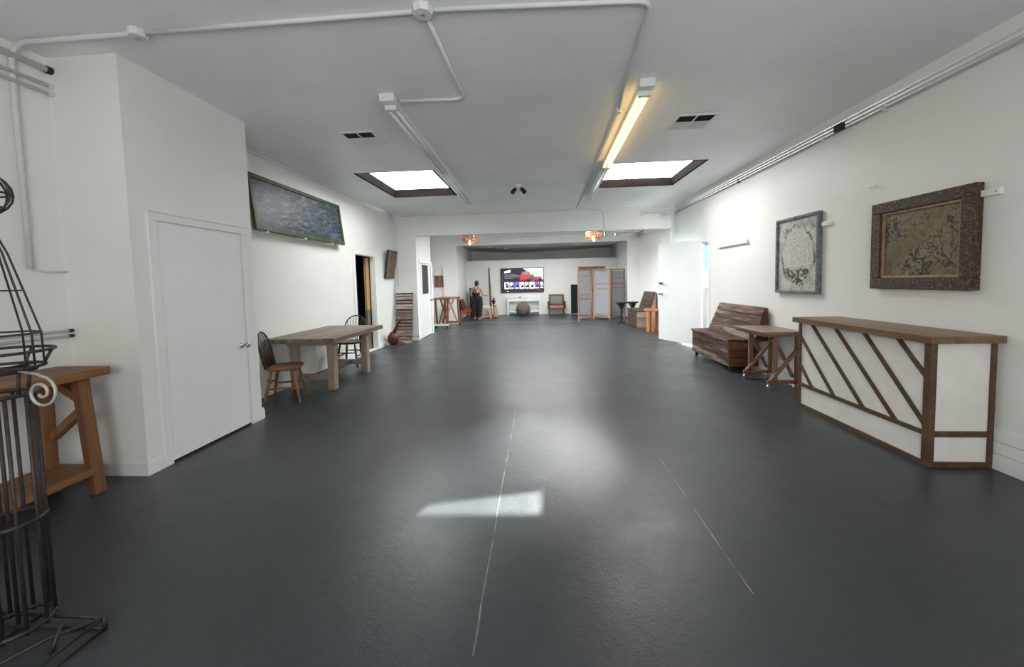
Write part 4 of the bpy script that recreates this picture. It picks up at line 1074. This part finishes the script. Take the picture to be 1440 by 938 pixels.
# folding screen, three panels in a zigzag
t = thing('folding_screen', 'three-panel folding screen with tan wood frames and grey cloth', 'folding screen', (2.3, 14.1, 0))
rows = ([.0, .20, .93, .76, 1.60, 1.80], [.0, .20, 1.12, 1.30, 1.80], [.0, .24, 1.15, 1.30, 1.48, 1.80])
for k, (a, c) in enumerate((((1.40, 13.80), (1.93, 14.22)), ((1.985, 14.21), (2.54, 13.90)), ((2.61, 14.12), (3.17, 14.42)))):
    a, c = V((*a, 0)), V((*c, 0)); d = (c - a).normalized(); nrm = V((d.y, -d.x, 0)); ht = 1.83
    b = B()
    for q in (a + d * .025, c - d * .025): b.bar(q, q + V((0, 0, ht)), .05, .035, (nrm.x, nrm.y, 0))
    for z in rows[k] + [ht - .02]:
        if z == 0: z = .10
        b.bar(a + V((0, 0, z)), c + V((0, 0, z)), .03, .035)
    fr = b.build('panel_frame', screenwood_m, t)
    b = B(); b.bar(a + d * .04 + V((0, 0, .95)) - nrm * .006, c - d * .04 + V((0, 0, .95)) - nrm * .006, .006, ht - .22); b.build('cloth', fabricgrey_m, fr)
t = thing('screen_frame', 'wooden framed screen standing just behind the folding screen', 'screen', (2., 14.7, 0))
for x in (1.50, 2.49): b = B(); b.box(x - .03, x + .03, 14.66, 14.71, 0, 1.96); b.build('post', screenwood_m, t)
for z in (.12, 1.0, 1.86): b = B(); b.box(1.53, 2.46, 14.66, 14.71, z, z + .09); b.build('rail', redwood_m, t)
b = B(); b.box(1.53, 2.46, 14.68, 14.69, .2, 1.86); b.build('cloth', fabricgrey_m, t)

# ------------------------------------------------------------------ plank benches on the right
def plank_bench(label, x0, x1, y0, y1, zs, zt, by0, by1, front, end, name='plank_bench', lean=.10, casters=True):
    t = thing(name, label, 'bench', ((x0 + x1) / 2, (y0 + y1) / 2, 0), 'reclaimed plank benches along right wall')
    zb = .085 if casters else .01
    m = 3
    b = B(); h = (zs - .03 - zb) / m
    for k in range(m): b.box(x0, x0 + .03, y0 + .02, y1 - .02, zb + k * h, zb + (k + 1) * h - .008)
    b.build('front_panel', front, t, bevel=.004)
    for yy in (y0, y1):
        b = B()
        for k in range(m): b.box(x0 + .004, x1, yy - .01, yy + .02 if yy == y0 else yy + .01, zb + k * h, zb + (k + 1) * h - .008)
        b.build('end_panel', end, t, bevel=.004)
    b = B()
    w = (x1 - x0 + .02) / 3
    for k in range(3): b.box(x0 - .015 + k * w, x0 - .015 + (k + 1) * w - .006, y0 - .02, y1 + .02, zs - .035, zs)
    b.build('seat', front, t, bevel=.004)
    b = B(); hb = (zt - zs) / 4
    xb0, xb1 = x1 - .20, x1 - .20 + lean
    for k in range(4):
        za, zc_ = zs + k * hb, zs + (k + 1) * hb - .010
        xa, xc = xb0 + (xb1 - xb0) * k / 4, xb0 + (xb1 - xb0) * (k + 1) / 4
        ya = by1 + (.0 if k < 9 else 0) + .14 * (1 - k / 4); yc = by1 + .14 * (1 - (k + 1) / 4)
        b.hexa([(xa, by0, za), (xa + .04, by0, za), (xa + .04, ya, za), (xa, ya, za), (xc, by0, zc_), (xc + .04, by0, zc_), (xc + .04, yc, zc_), (xc, yc, zc_)])
    b.build('backrest', front, t, bevel=.004)
    b = B(); b.hexa([(xb0 + .03, by0 + .015, zs), (xb0 + .041, by0 + .015, zs), (xb0 + .041, by1 + .12, zs), (xb0 + .03, by1 + .12, zs), (xb1 + .03, by0 + .015, zt - .02), (xb1 + .041, by0 + .015, zt - .02), (xb1 + .041, by1 - .01, zt - .02), (xb1 + .03, by1 - .01, zt - .02)]); b.build('back_board', chairdark_m, t)
    b = B(); b.prism([(xb0 + .042, by0 + .01, zs), (x1, by0 + .01, zs), (x1, by0 + .01, zt - .02), (xb1 + .042, by0 + .01, zt - .02)], (0, .04, 0)); b.build('back_end', end, t)
    b = B(); b.hexa([(xb0 + .03, by0 + .015, zs), (xb0 + .041, by0 + .015, zs), (xb0 + .041, by1 + .12, zs), (xb0 + .03, by1 + .12, zs), (xb1 + .03, by0 + .015, zt - .02), (xb1 + .041, by0 + .015, zt - .02), (xb1 + .041, by1 - .01, zt - .02), (xb1 + .03, by1 - .01, zt - .02)]); b.build('back_board', chairdark_m, t)
    b = B(); b.prism([(xb0 + .042, by1 - .05, zs), (x1, by1 - .05, zs), (x1, by1 - .05, zt - .02), (xb1 + .042, by1 - .05, zt - .02)], (0, .04, 0)); b.build('back_end', end, t)
    if casters:
        for x in (x0 + .06, x1 - .08):
            for y in (y0 + .06, y1 - .06):
                b = B(); b.tube([(x, y - .012, .03), (x, y + .012, .03)], .03, 12); b.box(x - .02, x + .02, y - .018, y + .018, .045, zb); b.build('caster', rubber_m, t)
    return t
plank_bench('brown weathered plank bench on casters between open door and trestle table', 2.85, 3.29, 5.99, 7.36, .50, 1.0, 5.74, 7.12, reclaim_m, reclaimx_m, lean=.145)
plank_bench('dark plank bench with pale end boards past the open door', 2.84, 3.40, 11.36, 12.55, .52, 1.06, 11.42, 12.45, pewdark_m, pewpale_m, lean=.14, casters=False)

# amber side table behind the open door
t = thing('side_table', 'small amber wood side table partly behind the open white door', 'side table', (3.1, 10.75, 0))
b = B(); b.lathe([(.23, 0), (.245, .012), (.245, .05), (.23, .062)], (3.12, 10.75, .555), 28); b.build('tabletop', sideboard_m, t)
for x, y in ((2.95, 10.62), (3.06, 10.60), (3.25, 10.66), (3.10, 10.92), (3.27, 10.88)):
    b = B(); b.bar((x, y, 0), (x, y, .555), .075, .06, (0, 1, 0)); b.build('leg', sideboard_m, t, bevel=.004)
# dark stools beside the far bench
for k, (x, y, lb) in enumerate(((2.70, 12.78, 'black low stool, left one, between folding screen and far bench'), (3.10, 12.95, 'black low stool, right one, behind the far bench'))):
    t = thing('black_stool', lb, 'stool', (x, y, 0), 'black stools by the folding screen')
    b = B(); b.lathe([(.17, .655), (.185, .665), (.185, .685), (.17, .695)], (x, y, 0), 20); b.build('seat', black_m, t)
    b = B(); b.lathe([(.13, 0), (.13, .02), (.035, .05), (.03, .35), (.045, .55), (.11, .655)], (x, y, 0), 12); b.build('pedestal', black_m, t, smooth=False)
    for j in range(3):
        a = j * 2.1 + .5; b = B(); b.bar((x, y, .42), (x + .14 * math.cos(a), y + .14 * math.sin(a), .655), .03, .03); b.build('brace', black_m, t)

# trestle table on casters
t = thing('trestle_table', 'brown trestle table on casters between plank bench and bar', 'table', (3.05, 5.33, 0))
b = B()
for k in range(3): b.box(2.785 + k * .167, 2.949 + k * .167, 4.98, 5.70, .715, .745)
b.build('tabletop', trestletop_m, t, bevel=.003)
b = B(); b.box(2.80, 3.27, 4.985, 5.01, .685, .715); b.box(2.80, 2.825, 5.01, 5.67, .685, .715); b.build('apron', trestle_m, t)
for y in (5.055, 5.62):
    b = B(); b.box(2.955, 3.005, y - .02, y + .02, .13, .715); b.build('leg', trestle_m, t, bevel=.003)
    b = B(); b.box(3.225, 3.27, y - .02, y + .02, .11, .715); b.build('leg', trestle_m, t, bevel=.003)
    b = B(); b.bar((2.90, y - .04, .115), (3.26, y - .04, .555), .035, .045, (0, 1, 0)); b.build('brace', trestle_m, t, bevel=.003)
    b = B(); b.bar((2.99, y + .035, .66), (3.22, y + .035, .15), .03, .04, (0, 1, 0)); b.build('brace', trestle_m, t, bevel=.003)
    b = B(); b.box(2.885, 3.27, y - .02, y + .02, .075, .115); b.build('foot_bar', redwood_m, t, bevel=.003)
    for x in (2.915, 3.235):
        b = B(); b.tube([(x, y - .011, .03), (x, y + .011, .03)], .03, 14); b.build('caster', steel_m, t)
        b = B(); b.box(x - .018, x + .018, y - .018, y - .013, .03, .075); b.box(x - .018, x + .018, y + .013, y + .018, .03, .075); b.box(x - .018, x + .018, y - .018, y + .018, .068, .075); b.build('caster_fork', steel_m, t)

# bar counter
t = thing('bar_counter', 'white bar counter with brown wood top and diagonal strips', 'bar counter', (3.06, 3.7, 0))
bx, by0, by1 = 2.85, 2.985, 4.41
b = B(); b.box(bx + .012, 3.295, by0 + .012, by1, .02, .93); b.build('white_panel', barpanel_m, t)
b = B()
for k in range(3): b.box(2.80 + k * .167, 2.965 + k * .167, 2.93, 4.45, .932, .985)
b.build('counter_top', bartop_m, t, bevel=.004)
b = B(); b.box(bx - .004, bx + .045, by0 - .004, by0 + .045, 0, .932); b.build('corner_post', barwood_m, t, bevel=.003)
b = B(); b.box(bx - .004, bx + .03, by1 - .03, by1 + .004, 0, .932); b.build('corner_post', barwood_m, t, bevel=.003)
b = B(); b.box(3.265, 3.297, by0 - .004, by0 + .03, 0, .932); b.build('corner_post', barwood_m, t, bevel=.003)
b = B(); b.box(bx - .002, bx + .02, by0 + .045, by1 - .03, 0, .04); b.build('bottom_rail', barwood_m, t)
b = B(); b.box(bx + .045, 3.265, by0 - .002, by0 + .02, 0, .04); b.build('bottom_rail', barwood_m, t)
b = B(); b.box(bx - .002, bx + .02, by0 + .045, by1 - .03, .235, .27); b.build('middle_rail', barwood_m, t)
b = B(); b.box(bx + .045, 3.265, by0 - .002, by0 + .02, .23, .272); b.build('middle_rail', barwood_m, t)
ylo, yhi, zlo, zhi = by0 + .045, by1 - .03, .27, .932
hw = .0155 * math.sqrt(2)
for y0d, z0d, y1d, z1d in ((4.41, .49, 4.21, .27), (4.41, .80, 3.91, .27), (4.22, .93, 3.57, .27), (3.90, .93, 3.26, .27), (3.57, .93, 3.03, .33), (3.25, .93, 3.03, .69)):
    # strip with ends cut flush to the rails
    s = (z1d - z0d) / (y1d - y0d)
    def clip(y, z): return (min(max(y, ylo), yhi), min(max(z, zlo), zhi))
    n2 = V((-s, 1)).normalized() * .0155
    def ends(o):
        ya_, za_ = y0d + o.x, z0d + o.y
        out = []
        for y_ in (yhi, ylo):
            z_ = za_ + s * (y_ - ya_)
            if z_ > zhi: y_ = ya_ + (zhi - za_) / s; z_ = zhi
            if z_ < zlo: y_ = ya_ + (zlo - za_) / s; z_ = zlo
            out.append((y_, z_))
        return out
    p, q = ends(n2), ends(-n2)
    poly = [p[0], p[1], q[1], q[0]]
    b = B(); b.prism([(bx - .002, y_, z_) for y_, z_ in poly], (.02, 0, 0)); b.build('diagonal_strip', barwood_m, t)

# ------------------------------------------------------------------ right wall art
def framed(x, y0, y1, z0, z1, fw, dep, frame, art, label, inner=None, name='painting'):
    t = thing(name, label, 'painting', (x, (y0 + y1) / 2, (z0 + z1) / 2))
    for a in ((y0, y1, z1 - fw, z1), (y0, y1, z0, z0 + fw), (y0, y0 + fw, z0 + fw, z1 - fw), (y1 - fw, y1, z0 + fw, z1 - fw)):
        b = B(); b.box(x - dep, x - .002, *a); b.build('frame', frame, t, bevel=.008)
    if inner:
        b = B(); f2 = fw + .022
        for a in ((y0 + fw, y1 - fw, z1 - f2, z1 - fw), (y0 + fw, y1 - fw, z0 + fw, z0 + f2), (y0 + fw, y0 + f2, z0 + f2, z1 - f2), (y1 - f2, y1 - fw, z0 + f2, z1 - f2)): b.box(x - dep * .75, x - .004, *a)
        b.build('inner_frame', inner, t, bevel=.004)
    b = B(); b.box(x - dep * .5, x - .003, y0 + fw, y1 - fw, z0 + fw, z1 - fw); b.build('canvas', art, t)
gilt_m = paint('pale_gilt', (.30, .20, .11), .4, .3, 30)
framed(XR, 4.76, 5.57, 1.215, 2.195, .036, .055, greyframe_m, oval_m, 'tall grey framed artwork with a pale encrusted oval on right wall')
framed(XR, 3.13, 4.03, 1.30, 2.11, .10, .065, carved_m, oliveart_m, 'olive abstract painting in a carved brown frame above the bar', gilt_m)
for (y, z, lb) in ((4.70, 2.03, 'small white wall bracket just right of the grey framed artwork'), (3.085, 2.02, 'small white wall bracket just right of carved frame')):
    b = B(); b.box(XR - .03, XR - .001, y - .075, y + .05, z - .025, z + .025); o = tag(b.build('wall_bracket', trim_m, bevel=.004), lb, 'bracket')
    k = B(); k.lathe([(.005, 0), (.005, -.002)], (XR - .0305, y - .05, z), 8, 'x'); k.build('screw', iron_m, o)
b = B(); b.box(XR - .035, XR - .001, 6.36, 7.32, 1.975, 2.005); o = tag(b.build('wall_rail', trim_m, bevel=.003), 'long thin white rail on right wall above the plank bench', 'rail')
k = B(); k.box(XR - .045, XR - .001, 6.33, 6.36, 1.965, 2.03); k.build('end_cap', trim_m, o)
b = B(); b.tube([(XR - .001, 4.07, 2.30), (XR - .035, 4.07, 2.30)], .012, 10); b.ball((XR - .04, 4.07, 2.298), .02, 10); tag(b.build('coat_hook', trim_m, smooth=True), 'small white hook on right wall up left of carved frame', 'hook')

# ------------------------------------------------------------------ lights
w = bpy.data.worlds.new('sky'); SC.world = w; w.use_nodes = True
bg = w.node_tree.nodes['Background']; bg.inputs[0].default_value = (.98, .98, .96, 1); bg.inputs[1].default_value = 5.5
def portal(name, loc, rot, sx, sy):
    l = bpy.data.lights.new(name, 'AREA'); l.shape = 'RECTANGLE'; l.size = sx; l.size_y = sy; l.cycles.is_portal = True
    o = bpy.data.objects.new(name, l); C.objects.link(o); o.location = loc; o.rotation_euler = rot
portal('doorway_portal', (XR + .13, (RY0 + RY1) / 2, RZ / 2), (0, PI / 2, 0), RZ, RY1 - RY0)
portal('added_window_portal', ((WX0 + WX1) / 2, YF - .13, (WZ0 + WZ1) / 2), (PI / 2, 0, 0), WX1 - WX0, WZ1 - WZ0)
def spotlamp(name, loc, target, energy, deg, blend, radius, col):
    l = bpy.data.lights.new(name, 'SPOT'); l.energy = energy; l.spot_size = math.radians(deg); l.spot_blend = blend; l.shadow_soft_size = radius; l.color = col
    o = bpy.data.objects.new(name, l); C.objects.link(o); o.location = loc
    o.rotation_euler = (V(target) - V(loc)).to_track_quat('-Z', 'Y').to_euler()
pc = V((sum(p[0] for p in patch) / 4, sum(p[1] for p in patch) / 4, 0))
sl_ = bpy.data.lights.new('sun', 'SUN'); sl_.energy = 26; sl_.angle = .0093; sl_.color = (1., .985, .95)
so_ = bpy.data.objects.new('sun', sl_); C.objects.link(so_); so_.location = pc + SUN_D * 6; so_.rotation_euler = (-SUN_D).to_track_quat('-Z', 'Y').to_euler()
spotlamp('added_glow_spot', (1.62, 6.75, 3.0), (-.2, 3.2, 0), 3000, 17.5, 1., .30, (1., .98, .93))  # added spot under the right skylight, standing in for scattered sun on the floor

# ------------------------------------------------------------------ camera
F, CYP = 540.6, 426.63
pitch, roll, yaw = -.0567, -.0231, -.0698
fwd = V((math.sin(yaw), math.cos(yaw), 0)); right = V((math.cos(yaw), -math.sin(yaw), 0)); up = V((0, 0, 1))
f2 = fwd * math.cos(pitch) + up * math.sin(pitch); u2 = up * math.cos(pitch) - fwd * math.sin(pitch)
r3 = right * math.cos(roll) + u2 * math.sin(roll); u3 = u2 * math.cos(roll) - right * math.sin(roll)
cam = bpy.data.cameras.new('camera'); co = bpy.data.objects.new('camera', cam); C.objects.link(co)
m = Matrix((( r3.x, u3.x, -f2.x, 0), (r3.y, u3.y, -f2.y, 0), (r3.z, u3.z, -f2.z, 1.45), (0, 0, 0, 1)))
co.matrix_world = m
cam.sensor_fit = 'HORIZONTAL'; cam.sensor_width = 36; cam.lens = F * 36 / 1440
cam.shift_y = -(469 - CYP) / 1440; cam.clip_start = .02; cam.clip_end = 200
SC.camera = co
SC.view_settings.view_transform = 'Standard'; SC.view_settings.look = 'None'
SC.view_settings.exposure = .6; SC.view_settings.gamma = 1.; SC.view_settings.use_curve_mapping = False
SC.cycles.use_denoising = True
SC.cycles.max_bounces = 10; SC.cycles.diffuse_bounces = 8
